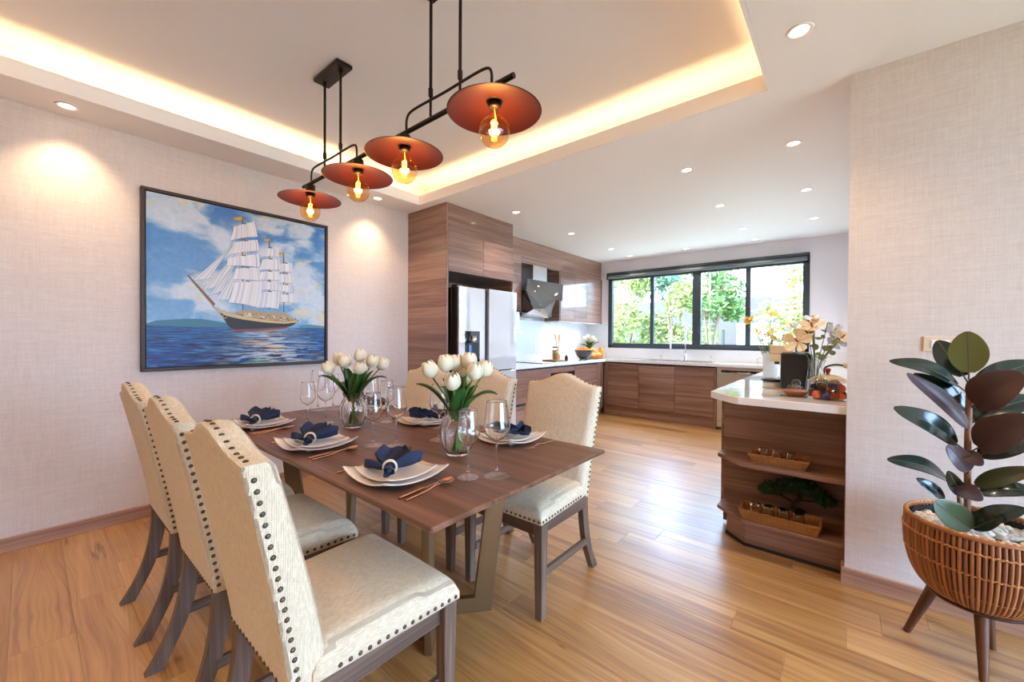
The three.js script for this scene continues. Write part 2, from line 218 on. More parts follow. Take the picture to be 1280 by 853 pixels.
// kitchen window
const frameGrey = std({ color: 0x3d474b, roughness: 0.45, metalness: 0.3, name: 'grey_aluminium' });
const blindMat = std({ color: 0x6f7476, roughness: 0.8, name: 'roller_blind_fabric' });
const pane = std({ color: 0xffffff, transmission: 1, thickness: 0, roughness: 0, ior: 1.45, name: 'window_glass' });
{
  const w = structGroup('window_1'), z0 = ZW - 0.07, z1 = ZW + 0.012;
  const P = (n, a, b, c, d, e = z0, f = z1, m = frameGrey) => mesh(n, bx(a, b, c, d, e, f, 'x', 0.003), m, w);
  P('frame_side', WX0, WX0 + 0.075, WY0, WY1); P('frame_side', WX1 - 0.075, WX1, WY0, WY1); P('frame_bottom', WX0, WX1, WY0, WY0 + 0.06); P('frame_top', WX0, WX1, 2.32, WY1);
  P('sash_rail', WX0 + 0.075, WX1 - 0.075, WY0 + 0.06, WY0 + 0.085, z0 + 0.01, z1 - 0.02);
  P('mullion', -2.59, -2.53, WY0 + 0.06, 2.33, z0 + 0.01, z1 - 0.01); P('mullion', -1.905, -1.782, WY0 + 0.06, 2.33); P('mullion', -1.166, -1.1, WY0 + 0.06, 2.33, z0 + 0.01, z1 - 0.01);
  for (const [a, b] of [[WX0 + 0.07, -2.56], [-2.56, -1.9], [-1.79, -1.13], [-1.13, WX1 - 0.07]]) mesh('pane', bx(a, b, WY0 + 0.06, 2.33, ZW - 0.033, ZW - 0.03, 'x', 0), pane, w);
  const b = thing('roller_blind', 'rolled up grey roller blind along the top of kitchen window', 'blind', [0, 0, 0]);
  mesh('roll', at(new THREE.CylinderGeometry(0.034, 0.034, WX1 - WX0 - 0.04, 20).rotateZ(PI / 2), (WX0 + WX1) / 2, 2.375, ZW + 0.05), blindMat, b);
  mesh('head_rail', bx(WX0, WX1, 2.412, 2.452, ZW + 0.014, ZW + 0.085, 'x', 0.004), frameGrey, b);
  mesh('bracket', bx(WX0, WX0 + 0.012, 2.335, 2.44, ZW + 0.014, ZW + 0.086, 'x', 0.003), blackMetal, b); mesh('bracket', bx(WX1 - 0.012, WX1, 2.335, 2.44, ZW + 0.014, ZW + 0.086, 'x', 0.003), blackMetal, b);
}
{ // window in the kitchen side wall
  const w = structGroup('window_2'), P = (n, c, d, e, f) => mesh(n, bx(XK + 0.03, XK + 0.09, c, d, e, f, 'y', 0.003), frameGrey, w);
  P('frame_side', 1.12, 2.4, -6.0, -5.94); P('frame_side', 1.12, 2.4, -3.76, -3.7); P('frame_bottom', 1.12, 1.18, -5.94, -3.76); P('frame_top', 2.34, 2.4, -5.94, -3.76); P('mullion', 1.18, 2.34, -5.23, -5.17); P('mullion', 1.18, 2.34, -4.49, -4.43);
  for (const [a, b] of [[-5.94, -5.23], [-5.17, -4.49], [-4.43, -3.76]]) mesh('pane', bx(XK + 0.06, XK + 0.063, 1.18, 2.34, a, b, 'y', 0), pane, w);
}
{ // sliding doors beside the dining table, opposite the painting: where the daylight of the dining room comes from
    const w2 = structGroup('door_1'), Q = (nm, a, b, c, d) => mesh(nm, bx(XR + 0.04, XR + 0.1, c, d, a, b, 'y', 0.003), frameGrey, w2), t = (SZ1 - SZ0) / 3;
  Q('frame_top', SZ0, SZ1, BY1 - 0.06, BY1); Q('frame_bottom', SZ0, SZ1, 0, 0.05);
  for (let i = 0; i <= 3; i++) Q('stile', SZ0 + i * t - (i ? 0.04 : 0), SZ0 + i * t + (i < 3 ? 0.04 : 0), 0.05, BY1 - 0.06);
  for (let i = 0; i < 3; i++) mesh('pane', bx(XR + 0.068, XR + 0.071, 0.05, BY1 - 0.06, SZ0 + i * t + 0.04, SZ0 + (i + 1) * t - 0.04, 'y', 0), pane, w2);
}

// ------------------------------------------------------------------ recessed downlights
const LAMP = new THREE.Color().setRGB(1, 0.72, 0.44), LAMPK = new THREE.Color().setRGB(1, 0.92, 0.82);
const ringMat = std({ color: 0xe9e6e2, roughness: 0.35, name: 'downlight_ring' });
const lensMat = new THREE.MeshStandardMaterial({ color: 0xffffff, emissive: new THREE.Color().setRGB(1, 0.82, 0.58), emissiveIntensity: 7, name: 'downlight_lens' });
const dlRing = lathe([[0.036, 0.004], [0.038, -0.003], [0.047, -0.005], [0.051, -0.003], [0.052, 0.002], [0.036, 0.004]], 28), dlLens = lathe([[0, -0.001], [0.03, -0.001], [0.037, 0.003], [0, 0.004]], 24);
function downlight(x, z, label, group, power, col, angle = 1.0) {
  const t = thing('downlight', label, 'downlight', [x, HC - 0.001, z], 0, group);
  mesh('trim_ring', dlRing, ringMat, t); mesh('lens', dlLens, lensMat, t);
  const s = new THREE.SpotLight(col, power, 0, angle, 1, 2); s.position.set(x, HC - 0.02, z); s.target.position.set(x, 0, z); s.castShadow = true; s.shadow.radius = 1.5; s.name = 'downlight'; scene.add(s, s.target);
}
const PD = 2.0, PKT = 1.5;
for (const [x, z, w] of [[-0.306, -3.46, 'over the peninsula worktop'], [-1.025, -3.46, 'over the aisle beside the peninsula'], [-0.306, -4.6, 'over the peninsula worktop'], [-1.025, -4.6, 'over the aisle beside the peninsula'], [-0.306, -5.74, 'over the peninsula worktop'], [-1.02, -5.74, 'over the aisle beside the peninsula'], [-1.0, -6.45, 'over the dishwasher'], [-2.82, -3.45, 'in front of the refrigerator'], [-2.82, -4.61, 'in front of the hob'], [-2.83, -5.8, 'in front of the fruit bowl'], [-2.82, -6.47, 'in the corner over sink worktop'], [-1.915, -6.47, 'directly over the sink']]) downlight(x, z, 'round recessed downlight in kitchen ceiling ' + w, 'kitchen ceiling downlights', PKT, LAMPK);
downlight(-3.63, -0.16, 'recessed downlight above painting wall beside the frame', null, PD, LAMP, 0.9);
downlight(-3.615, -2.24, 'recessed downlight above painting wall near the tall cabinet', null, PD, LAMP, 0.9);
for (const [x, z, w] of [[-0.177, 0.6, 'beyond the tray ceiling corner'], [1.5, 0.6, 'in the middle of the open room'], [-1.9, 1.3, 'behind the dining chairs'], [-0.6, 1.3, 'beside the dining chairs']]) downlight(x, z, 'added unseen fill downlight of the sitting area ' + w, 'added fill downlights', PD * (z > 1 ? 2.2 : 0.9), LAMP);  // unseen lamps, added as warm fill for chair backs and right wall
downlight(-0.177, -2.213, 'large bright recessed downlight between tray ceiling and the plain right wall', null, PD, LAMP);

// ------------------------------------------------------------------ garden
struct('ground', wallBox(-30, 30, -0.4, -0.16, -40, 30), std({ map: rep(tex(256, 256, (u, v) => mixc(hex(0x8c8f72), hex(0xb7b59c), fbm(u * 24, v * 24, 4))), 4, 4), roughness: 0.95, name: 'garden_gravel' }));
struct('wall_garden', merge([wallBox(-12, 4.5, -0.2, 2.35, -12.2, -12.0)]), std({ color: 0x54514d, roughness: 0.9, name: 'grey_render' }));
tag(mesh('garden_low_wall', bx(-1.9, 3.5, -0.2, 1.62, -10.3, -10.12, 'x', 0.01), std({ color: 0xf4f2ee, roughness: 0.8, name: 'white_render' })), 'low white rendered wall in front of grey boundary wall outside', 'garden wall');
tag(mesh('fence_post', bx(-2.2, -2.13, -0.2, 1.5, -10.2, -10.13, 'y', 0.005), std({ color: 0x77736c, roughness: 0.7 })), 'slim grey post beside the low white garden wall', 'post');
{
  const leafG = shell((u, v) => { const w = Math.sin(PI * Math.pow(v, 0.8)) * 0.4; return V((u - 0.5) * w, 0.08 * Math.sin(v * 2.4), v); }, 2, 4, 0.01);
  const bark = std({ color: 0x8a7a62, roughness: 0.9, name: 'pale_bark' });
  function tree(label, group, x, z, h, crownR, crownY, n, cols, leaf, seed, low = 0.25) {
    const t = thing('garden_tree', label, 'tree', [x, -0.16, z], 0, group), r = rng(seed);
    const tr = []; for (let k = 0; k < 3; k++) { const a = r() * 6.28, q = crownR * 0.5; tr.push(tube([V(0, 0, 0), V(Math.cos(a) * q * 0.2, h * 0.35, Math.sin(a) * q * 0.2), V(Math.cos(a) * q, h * 0.9, Math.sin(a) * q)], 0.03 * (1 - k * 0.15), 16, 6)); }
    mesh('trunk', merge(tr), bark, t);
    const mat = std({ color: 0xffffff, roughness: 0.7, transmission: 0.35, thickness: 0, side: THREE.DoubleSide, name: 'garden_leaf' });
    const im = new THREE.InstancedMesh(leafG, mat, n); im.name = 'foliage'; im.userData.kind = 'stuff'; im.castShadow = im.receiveShadow = true;
    const m = new THREE.Matrix4(), q = new THREE.Quaternion(), blobs = Array.from({ length: 14 }, () => [r() * 6.28, Math.pow(r(), 0.6) * crownR * 0.75, lerp(low, 1, r()), 0.25 + r() * 0.3]);
    for (let i = 0; i < n; i++) {
      const b = blobs[i % 14], a = r() * 6.28, c = Math.acos(2 * r() - 1), rr = Math.cbrt(r()) * b[3] * crownR;
      const px = Math.cos(b[0]) * b[1] + rr * Math.sin(c) * Math.cos(a), py = b[2] * h + rr * Math.cos(c), pz = Math.sin(b[0]) * b[1] + rr * Math.sin(c) * Math.sin(a);
      q.setFromEuler(new THREE.Euler(r() * 6.28, r() * 6.28, r() * 6.28)); const s = leaf * (0.6 + r() * 0.8);
      m.compose(V(px, py, pz), q, V(s, s, s)); im.setMatrixAt(i, m);
      const col = new THREE.Color().setRGB(...cols[Math.floor(r() * cols.length)]); col.multiplyScalar(0.8 + r() * 0.4); im.setColorAt(i, col);
    }
    t.add(im);
  }
  const lime = [[0.32, 0.42, 0.08], [0.4, 0.46, 0.13], [0.26, 0.36, 0.07], [0.5, 0.5, 0.2]], green = [[0.12, 0.28, 0.05], [0.18, 0.36, 0.07], [0.24, 0.42, 0.1]], dark = [[0.06, 0.16, 0.07], [0.1, 0.22, 0.09]], yel = [[0.48, 0.46, 0.14], [0.36, 0.4, 0.1], [0.55, 0.52, 0.25]];
  tree('lime green leafy tree filling the window pane beside wall cabinets', null, -4.1, -9.2, 3.3, 0.9, 1.8, 5200, lime, 0.12, 1, 0.2);
  tree('feathery yellow green shrub behind the kitchen tap', null, -2.95, -9.4, 2.5, 0.7, 1.1, 3000, lime, 0.11, 2, 0.25);
  tree('dark green tree rising behind the boundary wall', null, -5.3, -14.5, 4.4, 1.2, 3, 1600, dark, 0.22, 3, 0.5);
  tree('bright green bushy tree with visible trunk beside low white wall', null, -2.25, -9.3, 3.3, 0.6, 2, 3600, green, 0.12, 4, 0.28);
  tree('yellow green tree at window edge in front of grey wall', null, -0.72, -9.1, 3.5, 0.62, 2.2, 1500, yel, 0.13, 5, 0.4);
  tree('garden tree outside the kitchen side window', null, 3.6, -8.6, 3.0, 1.3, 2, 2000, green, 0.16, 6, 0.15);
}

// ------------------------------------------------------------------ painting (outline points in thousandths of the canvas)
const SHIP = {"hull":[[304,629],[339,660],[388,751],[428,790],[569,782],[722,765],[787,732],[813,704],[722,721],[599,712],[470,693],[375,671]],"band":[[304,629],[375,664],[470,686],[599,705],[722,714],[813,700],[803,718],[722,731],[599,725],[470,710],[375,689],[339,665]],"deck":[[415,672],[484,641],[599,652],[722,652],[803,700],[722,716],[599,707],[470,688]],"water":[[395,767],[428,790],[569,782],[722,765],[774,740],[722,752],[569,766],[428,775]],"sprit":[[183,456],[189,452],[321,618],[311,630]],"jibs":[[[430,210],[210,483],[286,463],[369,314]],[[429,285],[258,535],[334,507],[409,378]],[[450,301],[289,569],[356,532]],[[459,324],[327,593],[391,584],[429,446]]],"s1":[[[419,113],[534,54],[556,151],[400,206]],[[416,215],[553,171],[559,245],[396,297]],[[387,320],[560,264],[567,355],[381,371]],[[429,383],[560,356],[576,446],[416,454]],[[418,473],[577,446],[552,625],[386,604]]],"s2":[[[589,230],[676,199],[683,265],[567,286]],[[582,299],[685,282],[693,357],[555,376]],[[573,385],[685,366],[691,430],[560,441]],[[570,455],[680,434],[689,503],[560,507]],[[570,525],[685,505],[680,629],[549,630]]],"s3":[[[691,315],[768,295],[772,362],[686,373]],[[691,386],[771,372],[777,441],[688,447]],[[694,462],[777,450],[782,507],[686,510]],[[694,530],[782,513],[785,581],[691,583]]],"masts":[[[467,36],[470,653]],[[625,149],[625,637]],[[715,229],[717,646]]],"flags":[[[416,55],[467,34],[465,63],[430,68]],[[588,161],[627,146],[627,167],[600,172]],[[683,236],[715,226],[715,246],[691,247]]],"hill":[[-1,750],[42,731],[176,715],[248,713],[401,738]],"hill2":[[803,742],[888,729],[1000,740],[1000,752]],"horizon":[[-1,755],[1000,752]]};
function paintShip() {
  const N = 1024, cv = document.createElement('canvas'); cv.width = cv.height = N; const c = cv.getContext('2d'), id = c.createImageData(N, N), r = rng(5);
  const hor = lerp(SHIP.horizon[0][1], SHIP.horizon[1][1], 0.5) / 1000;
  for (let j = 0; j < N; j++) for (let i = 0; i < N; i++) {
    const u = i / N, v = j / N; let col;
    if (v < hor) { const w = fbm(u * 3 + 2, v * 4, 3), n = fbm(u * 6 + w * 1.8, v * 10 + w, 5), m = smoothstep(n, 0.34, 0.64); col = mixc(mixc([58, 128, 200], [128, 182, 222], clamp(v * 1.4, 0, 1)), [224, 234, 240], m * 0.88); const y = smoothstep(fbm(u * 6 + 20, v * 14, 4), 0.6, 0.72) * m; col = mixc(col, [238, 222, 168], y * 0.6); const k = fbm(u * 60, v * 60, 2) - 0.5; col = col.map((x) => x + k * 18); }
    else { const d = (v - hor) / (1 - hor), f = 40 / (0.16 + d), n = fbm(u * (22 - 10 * d) + 3 * fbm(u * 2, v * 9, 2), v * f * 0.9, 4), b = mixc([20, 98, 170], [8, 52, 128], d); col = mixc(mixc([4, 22, 60], b, smoothstep(n, 0.3, 0.52)), [70, 150, 200], smoothstep(n, 0.56, 0.74) * 0.8);
      const gl = Math.exp(-(((u - 0.62 - 0.05 * d) / (0.2 + 0.14 * d)) ** 2)) * smoothstep(fbm(u * 12 + 9, v * f * 0.9 + 5, 4), 0.42, 0.56); col = mixc(col, fbm(u * 9, v * 30, 2) > 0.52 ? [244, 214, 170] : [232, 238, 232], gl * 0.9); const gr = smoothstep(d, 0.72, 1) * smoothstep(fbm(u * 5 + 40, v * 22, 3), 0.5, 0.66); col = mixc(col, [130, 182, 160], gr * 0.7); }
    const o = (j * N + i) * 4; id.data[o] = col[0]; id.data[o + 1] = col[1]; id.data[o + 2] = col[2]; id.data[o + 3] = 255;
  }
  c.putImageData(id, 0, 0);
  const k = N / 1000, poly = (p, f, s, w = 1.5) => { c.beginPath(); p.forEach(([x, y], i) => (i ? c.lineTo(x * k, y * k) : c.moveTo(x * k, y * k))); c.closePath(); if (f) { c.fillStyle = f; c.fill(); } if (s) { c.strokeStyle = s; c.lineWidth = w; c.stroke(); } };
  const line = (a, b, s, w) => { c.beginPath(); c.moveTo(a[0] * k, a[1] * k); c.lineTo(b[0] * k, b[1] * k); c.strokeStyle = s; c.lineWidth = w; c.stroke(); };
  poly([...SHIP.hill, [420, SHIP.horizon[0][1] + 8], [0, SHIP.horizon[0][1] + 6]], '#3f7f97'); poly([...SHIP.hill2, [840, SHIP.horizon[1][1] + 6]], '#5a8fa8');
  for (const m of SHIP.masts) for (const dx of [-70, -35, 40, 75]) line(m[0], [m[1][0] + dx, m[1][1] + 30], 'rgba(70,60,50,0.45)', 1);
  for (const p of [[430, 210], [429, 285], [455, 300], [470, 340]]) line(p, [183, 456], 'rgba(70,60,50,0.5)', 1.2);
  line([183, 456], [395, 760], 'rgba(90,75,60,0.6)', 1.2); line([200, 475], [360, 700], 'rgba(90,75,60,0.5)', 1.2);
  for (const j of SHIP.jibs) { poly(j, '#e9edf0', '#7d93a8'); const [a, b] = j; for (let q = 1; q < 4; q++) line(a, [lerp(b[0], j[2][0], q / 4), lerp(b[1], j[2][1], q / 4)], q % 2 ? 'rgba(150,172,192,0.7)' : 'rgba(214,205,176,0.5)', 5); }
  for (const m of SHIP.masts) line(m[0], m[1], '#6b4a2a', 6);
  for (const set of [SHIP.s3, SHIP.s2, SHIP.s1]) for (const s of set) {     // sails with bellied lower edge and painted folds
    const [a, b, d, e] = s.map(([x, y]) => [x * k, y * k]); c.beginPath(); c.moveTo(...a); c.quadraticCurveTo((a[0] + b[0]) / 2, (a[1] + b[1]) / 2 - 6, ...b); c.quadraticCurveTo(b[0] + 10, (b[1] + d[1]) / 2, ...d); c.quadraticCurveTo((d[0] + e[0]) / 2, (d[1] + e[1]) / 2 - 16, ...e); c.quadraticCurveTo(a[0] - 2, (a[1] + e[1]) / 2, ...a); c.closePath(); c.fillStyle = '#eef0ef'; c.fill(); c.save(); c.clip();
    for (let q = 0; q < 9; q++) { const t = (q + r() * 0.6) / 9, x0 = lerp(a[0], b[0], t), y0 = lerp(a[1], b[1], t), x1 = lerp(e[0], d[0], t), y1 = lerp(e[1], d[1], t); c.beginPath(); c.moveTo(x0, y0); c.quadraticCurveTo((x0 + x1) / 2 + 7, (y0 + y1) / 2, x1, y1); c.lineWidth = 3 + r() * 9; c.strokeStyle = [`rgba(170,190,210,0.35)`, `rgba(255,255,255,0.6)`, `rgba(130,154,184,0.3)`, `rgba(230,220,190,0.3)`][Math.floor(r() * 4)]; c.stroke(); }
    c.restore(); c.strokeStyle = 'rgba(70,84,104,0.75)'; c.lineWidth = 1.6; c.stroke(); line([(e[0] / k), e[1] / k - 2], [d[0] / k, d[1] / k - 2], 'rgba(80,96,120,0.5)', 2.5);
    const mx = (a[0] + b[0]) / 2; c.fillStyle = '#7a522c'; c.fillRect(mx - 12, (a[1] + b[1]) / 2 - 8, 24, 7);
  }
  for (const f of SHIP.flags) poly(f, '#e0b23c', '#8a6a20');
  poly(SHIP.deck, '#b9a27a'); for (let q = 0; q < 70; q++) { const x = 430 + r() * 370, y = 662 + r() * 40 + (x - 430) * 0.03; c.fillStyle = ['#6e5430', '#e3d2a6', '#8f7446', '#f0e6c8'][q % 4]; c.fillRect(x * k, y * k, 6 + r() * 14, 3 + r() * 6); }
  poly(SHIP.hull, '#16181f'); poly(SHIP.band, '#d9c08a', '#5a4526'); for (let q = 0; q < 18; q++) { const t = q / 18, x = lerp(455, 800, t), y = 706 + 22 * Math.sin(t * 2.2); c.fillStyle = '#241c14'; c.fillRect(x * k, y * k, 7, 6); }
  poly(SHIP.water, '#8a4a3c'); poly(SHIP.sprit, '#8a5a2c', '#4d3013'); c.strokeStyle = '#c9a04a'; c.lineWidth = 5; c.beginPath(); c.arc(372 * k, 692 * k, 12, 0.4, 3.9); c.stroke();
  const t = new THREE.CanvasTexture(cv); t.colorSpace = THREE.SRGBColorSpace; t.magFilter = THREE.LinearFilter; return t;
}
{
  const y0 = 1.027, y1 = 2.315, z0 = -0.506, z1 = -1.808, w = 0.022, t = thing('framed_painting', 'large square oil painting of a tall sailing ship in dark frame', 'painting', [XL, (y0 + y1) / 2, (z0 + z1) / 2]);
  const H = (y1 - y0) / 2, W = (z0 - z1) / 2, fm = std({ map: rep(legT, 0.9, 0.45), color: 0x8a7468, roughness: 0.5, name: 'dark_frame_wood' });
  mesh('frame_bar', bx(0.002, 0.05, H - w, H, -W, W, 'z', 0.002), fm, t); mesh('frame_bar', bx(0.002, 0.05, -H, -H + w, -W, W, 'z', 0.002), fm, t); mesh('frame_bar', bx(0.002, 0.05, -H + w, H - w, -W, -W + w, 'y', 0.002), fm, t); mesh('frame_bar', bx(0.002, 0.05, -H + w, H - w, W - w, W, 'y', 0.002), fm, t);
  mesh('backing', bx(0.002, 0.012, -H + w, H - w, -W + w, W - w, 'y', 0), recess, t);
  const cw = 2 * (W - w - 0.006), ch = 2 * (H - w - 0.006); mesh('canvas', at(new THREE.BoxGeometry(0.025, ch, cw), 0.0265, 0, 0), std({ map: paintShip(), color: 0xe0e0e0, roughness: 0.5, name: 'oil_painting' }), t);
}

// ------------------------------------------------------------------ dining table
{
  const t = thing('dining_table', 'long walnut dining table with thin top on angled bronze legs', 'table', [-1.911, 0, -1.211]);
  mesh('tabletop', bx(-1.049, 1.049, 0.742, 0.76, -0.511, 0.511, 'x', 0.005, 3, 4), tableWood, t);
  mesh('apron_rail', bx(-0.62, 0.62, 0.712, 0.742, -0.05, 0.05, 'x', 0.004), blackMetal, t);
  for (const sx of [1, -1]) for (const sz of [1, -1]) {
    const g = plate([[-0.235, 0], [0, 0], [0.085, 0.742], [0.0, 0.742], [-0.08, 0.07], [-0.235, 0.07]], 0.03, 0.002);
    g.rotateY(Math.atan2(-sz * 0.77, sx * 0.63)); g.translate(sx * 0.63, 0, sz * 0.186); mesh('leg', g, bronze, t);
  }
}

// ------------------------------------------------------------------ dining chairs
function taperLeg(w0, w1, h) { const g = cbox(w0, h, w0, 0.003), p = g.attributes.position; for (let i = 0; i < p.count; i++) { const k = lerp(w1 / w0, 1, (p.getY(i) + h / 2) / h); p.setX(i, p.getX(i) * k); p.setZ(i, p.getZ(i) * k); } g.translate(0, h / 2, 0); g.computeVertexNormals(); return grainUV(g, 'y'); }
const nailG = new THREE.SphereGeometry(0.0066, 8, 3, 0, 2 * PI, 0, PI / 2).scale(1, 0.7, 1);
function makeChair() {
  const t = thing('dining_chair', '', 'chair', [0, 0, 0], 0, 'cream nail-head dining chairs');
  const dr = (y) => 0.484 + 0.118 * Math.pow(clamp((y - 0.42) / 0.62, 0, 1.2), 1.2), hw = (v) => lerp(0.217, 0.238, v), top = (u) => { const a = Math.abs(u); return 1.014 + (a < 0.8 ? 0.056 * (0.5 + 0.5 * Math.cos(PI * a / 0.8)) : -0.006 * (a - 0.8) / 0.2); };
  const back = mesh('backrest', cushion({ halfW: hw, y0: () => 0.425, y1: top, front: (u, v, y) => dr(y), rear: (u, v, y) => dr(y) - lerp(0.1, 0.072, v) - 0.014 * (1 - u * u) * Math.sin(PI * v), R: 0.007, Rr: 0.028, nu: 28, nv: 34 }), linen, t);
  const shw = (v) => lerp(0.226, 0.253, v);
  const seatG = cushion({ halfW: shw, y0: () => -0.44, y1: () => 0.008, front: (u, v) => 0.52 + 0.022 * (1 - u * u) * (1 - (2 * v - 1) ** 2), rear: () => 0.442, R: 0.052, Rr: 0.003, nu: 28, nv: 26 }); seatG.rotateX(-PI / 2);
  const seat = mesh('seat', seatG, linen, t);
  const nail = (p, x, y, z, n) => { const m = mesh('nail', nailG, gunmetal, p); m.position.set(x, y, z); m.quaternion.setFromUnitVectors(V(0, 1, 0), n); };
  for (const s of [-1, 1]) for (let y = 0.45; y < 1.0; y += 0.0262) nail(back, s * hw((y - 0.425) / 0.595), y, dr(y) - 0.018, V(s, 0, 0));
  for (let k = -8; k <= 8; k++) { const u = k / 8.9; nail(back, u * 0.238, top(u), dr(top(u)) - 0.018, V(0, 1, 0)); }
  for (let k = -8; k <= 8; k++) nail(back, k / 8.4 * 0.217, 0.436, dr(0.436) - 0.001, V(0, 0, 1));
  for (const s of [-1, 1]) for (let d = 0.008; d < 0.38; d += 0.0262) nail(seat, s * shw(1 - (d + 0.008) / 0.448), 0.456, d, V(s, 0, 0));
  for (let k = -9; k <= 9; k++) nail(seat, k / 9.4 * 0.25, 0.456, -0.007, V(0, 0, -1));
  for (const s of [-1, 1]) {
    mesh('leg', at(taperLeg(0.05, 0.036, 0.443), s * 0.227, 0, 0.026), chairWood, t);
    const e = [[0.482, 0.44], [0.484, 0.36], [0.494, 0.27], [0.516, 0.17], [0.552, 0.08], [0.598, 0]], f = [[0.546, 0], [0.503, 0.085], [0.465, 0.175], [0.442, 0.27], [0.43, 0.36], [0.428, 0.44]];
    const c1 = new THREE.SplineCurve(e.map((p) => new THREE.Vector2(...p))).getPoints(14), c2 = new THREE.SplineCurve(f.map((p) => new THREE.Vector2(...p))).getPoints(14);
    const g = plate([...c1, ...c2].map((p) => [p.x, p.y]), 0.034, 0.002); g.rotateY(-PI / 2); g.translate(s * 0.197, 0, 0); grainUV(g, 'y'); mesh('leg', g, chairWood, t);
    mesh('apron', bx(s * 0.215 - 0.011, s * 0.215 + 0.011, 0.378, 0.443, 0.045, 0.44, 'z', 0.002), chairWood, t);
    mesh('stretcher', bx(s * 0.208 - 0.01, s * 0.208 + 0.01, 0.165, 0.2, 0.04, 0.475, 'z', 0.002), chairWood, t);
  }
  mesh('apron', bx(-0.205, 0.205, 0.378, 0.443, 0.012, 0.034, 'x', 0.002), chairWood, t); mesh('apron', bx(-0.185, 0.185, 0.39, 0.443, 0.44, 0.462, 'x', 0.002), chairWood, t);
  return t;
}
const WHERE = ['by the painting wall', 'in the middle', 'by the peninsula end'];
const chair0 = makeChair();
const LX = [-2.445, -1.82, -1.2], RX = [-2.525, -1.895, -1.288], LZ = -0.876, RZ = -1.463;
chair0.position.set(LX[0], 0, LZ); chair0.userData.label = 'cream nail-head dining chair facing the kitchen, ' + WHERE[0];
for (let i = 1; i < 3; i++) dup(chair0, [LX[i], 0, LZ], 0, 'cream nail-head dining chair facing the kitchen, ' + WHERE[i]);
for (let i = 0; i < 3; i++) dup(chair0, [RX[i], 0, RZ], PI, 'cream nail-head dining chair on kitchen side of table, ' + WHERE[i]);

// ------------------------------------------------------------------ pendant lights
const shadeRed = std({ color: 0x42150e, roughness: 0.5, metalness: 0.25, name: 'copper_red_lining' }), shadeBlack = std({ color: 0x2a211d, roughness: 0.5, name: 'black_enamel' });
const amber = std({ color: 0xffe2b4, transmission: 1, thickness: 0, roughness: 0, ior: 1.5, name: 'amber_bulb_glass' });
const FIL = new THREE.Color().setRGB(1, 0.5, 0.13), filMat = new THREE.MeshStandardMaterial({ color: 0xffc060, emissive: FIL, emissiveIntensity: 2.4, name: 'glowing_filament' });
function pendant(x, label) {
  const y0 = 2.297, t = thing('pendant_light', label, 'pendant lamp', [x, HU, -1.21], 0, 'twin pendant lamps'), Y = (y) => y - HU;
  mesh('canopy', bx(-0.15, 0.15, Y(2.885), -0.0005, -0.05, 0.05, 'x', 0.004), blackMetal, t);
  for (const s of [-1, 1]) {
    const rx = s * 0.1; mesh('rod', rod(V(rx, Y(2.43), 0), V(rx, Y(2.886), 0), 0.0075), blackMetal, t); mesh('collar', rod(V(rx, Y(2.405), 0), V(rx, Y(2.44), 0), 0.011), blackMetal, t); mesh('rod', rod(V(rx, Y(y0), 0), V(rx, Y(2.41), 0), 0.006), blackMetal, t); mesh('collar', rod(V(rx, Y(2.86), 0), V(rx, Y(2.886), 0), 0.013), blackMetal, t);
  }
  mesh('cross_bar', rod(V(-0.405, Y(y0), 0), V(0.405, Y(y0), 0), 0.0115, 0.0115, 16), blackMetal, t);
  const L = 0.287, h = 2.386, c = 0.035; mesh('curved_rod', tube([V(-L, Y(y0), 0), V(-L, Y(h - c), 0), V(-L + c * 0.3, Y(h - c * 0.3), 0), V(-L + c, Y(h), 0), V(0, Y(h), 0), V(L - c, Y(h), 0), V(L - c * 0.3, Y(h - c * 0.3), 0), V(L, Y(h - c), 0), V(L, Y(y0), 0)], 0.006, 60, 8), blackMetal, t);
  for (const s of [-1, 1]) {
    const g = new THREE.Group(); g.name = 'lamp_head'; g.position.set(s * 0.303, Y(2.19), 0); t.add(g);
    mesh('socket', lathe([[0, 0.098], [0.026, 0.098], [0.03, 0.092], [0.03, 0.052], [0.034, 0.05], [0.034, 0.04], [0.0, 0.04]], 24), blackMetal, g);
    mesh('shade', latheS([[0.03, 0.047], [0.06, 0.04], [0.12, 0.022], [0.186, 0.002], [0.1865, 0]], 56, 14), shadeBlack, g);
    mesh('shade_lining', latheS([[0.1855, -0.001], [0.12, 0.0195], [0.06, 0.037], [0.024, 0.0445]], 56, 14), shadeRed, g);
    mesh('bulb_cap', lathe([[0, 0.04], [0.027, 0.04], [0.027, 0.022], [0.021, 0.014], [0, 0.012]], 20), blackMetal, g);
    mesh('bulb_glass', latheS([[0.016, 0.018], [0.019, 0.0], [0.032, -0.022], [0.056, -0.048], [0.0625, -0.078], [0.053, -0.113], [0.028, -0.136], [0.0005, -0.141]], 40, 40), amber, g);
    const sp = []; for (let k = 0; k <= 72; k++) { const a = k / 72 * 2 * PI * 9; sp.push(V(0.0115 * Math.cos(a), -0.035 - 0.08 * k / 72, 0.0115 * Math.sin(a))); }
    mesh('filament', merge([tube(sp, 0.0009, 220, 5), rod(V(0, 0.014, 0), V(0.0115, -0.035, 0), 0.001), rod(V(0, 0.014, 0), V(0.0115, -0.115, 0), 0.001)]), filMat, g);
    const l = new THREE.PointLight(new THREE.Color().setRGB(1, 0.55, 0.24), 0.3); l.position.set(x + s * 0.303, 2.115, -1.21); l.shadow.radius = 1.2; l.castShadow = true; l.name = 'pendant_bulb'; scene.add(l);
  }
}
pendant(-2.455, 'black twin pendant with red lined disc shades nearer the painting wall');
pendant(-1.408, 'black twin pendant with red lined disc shades nearer the peninsula');

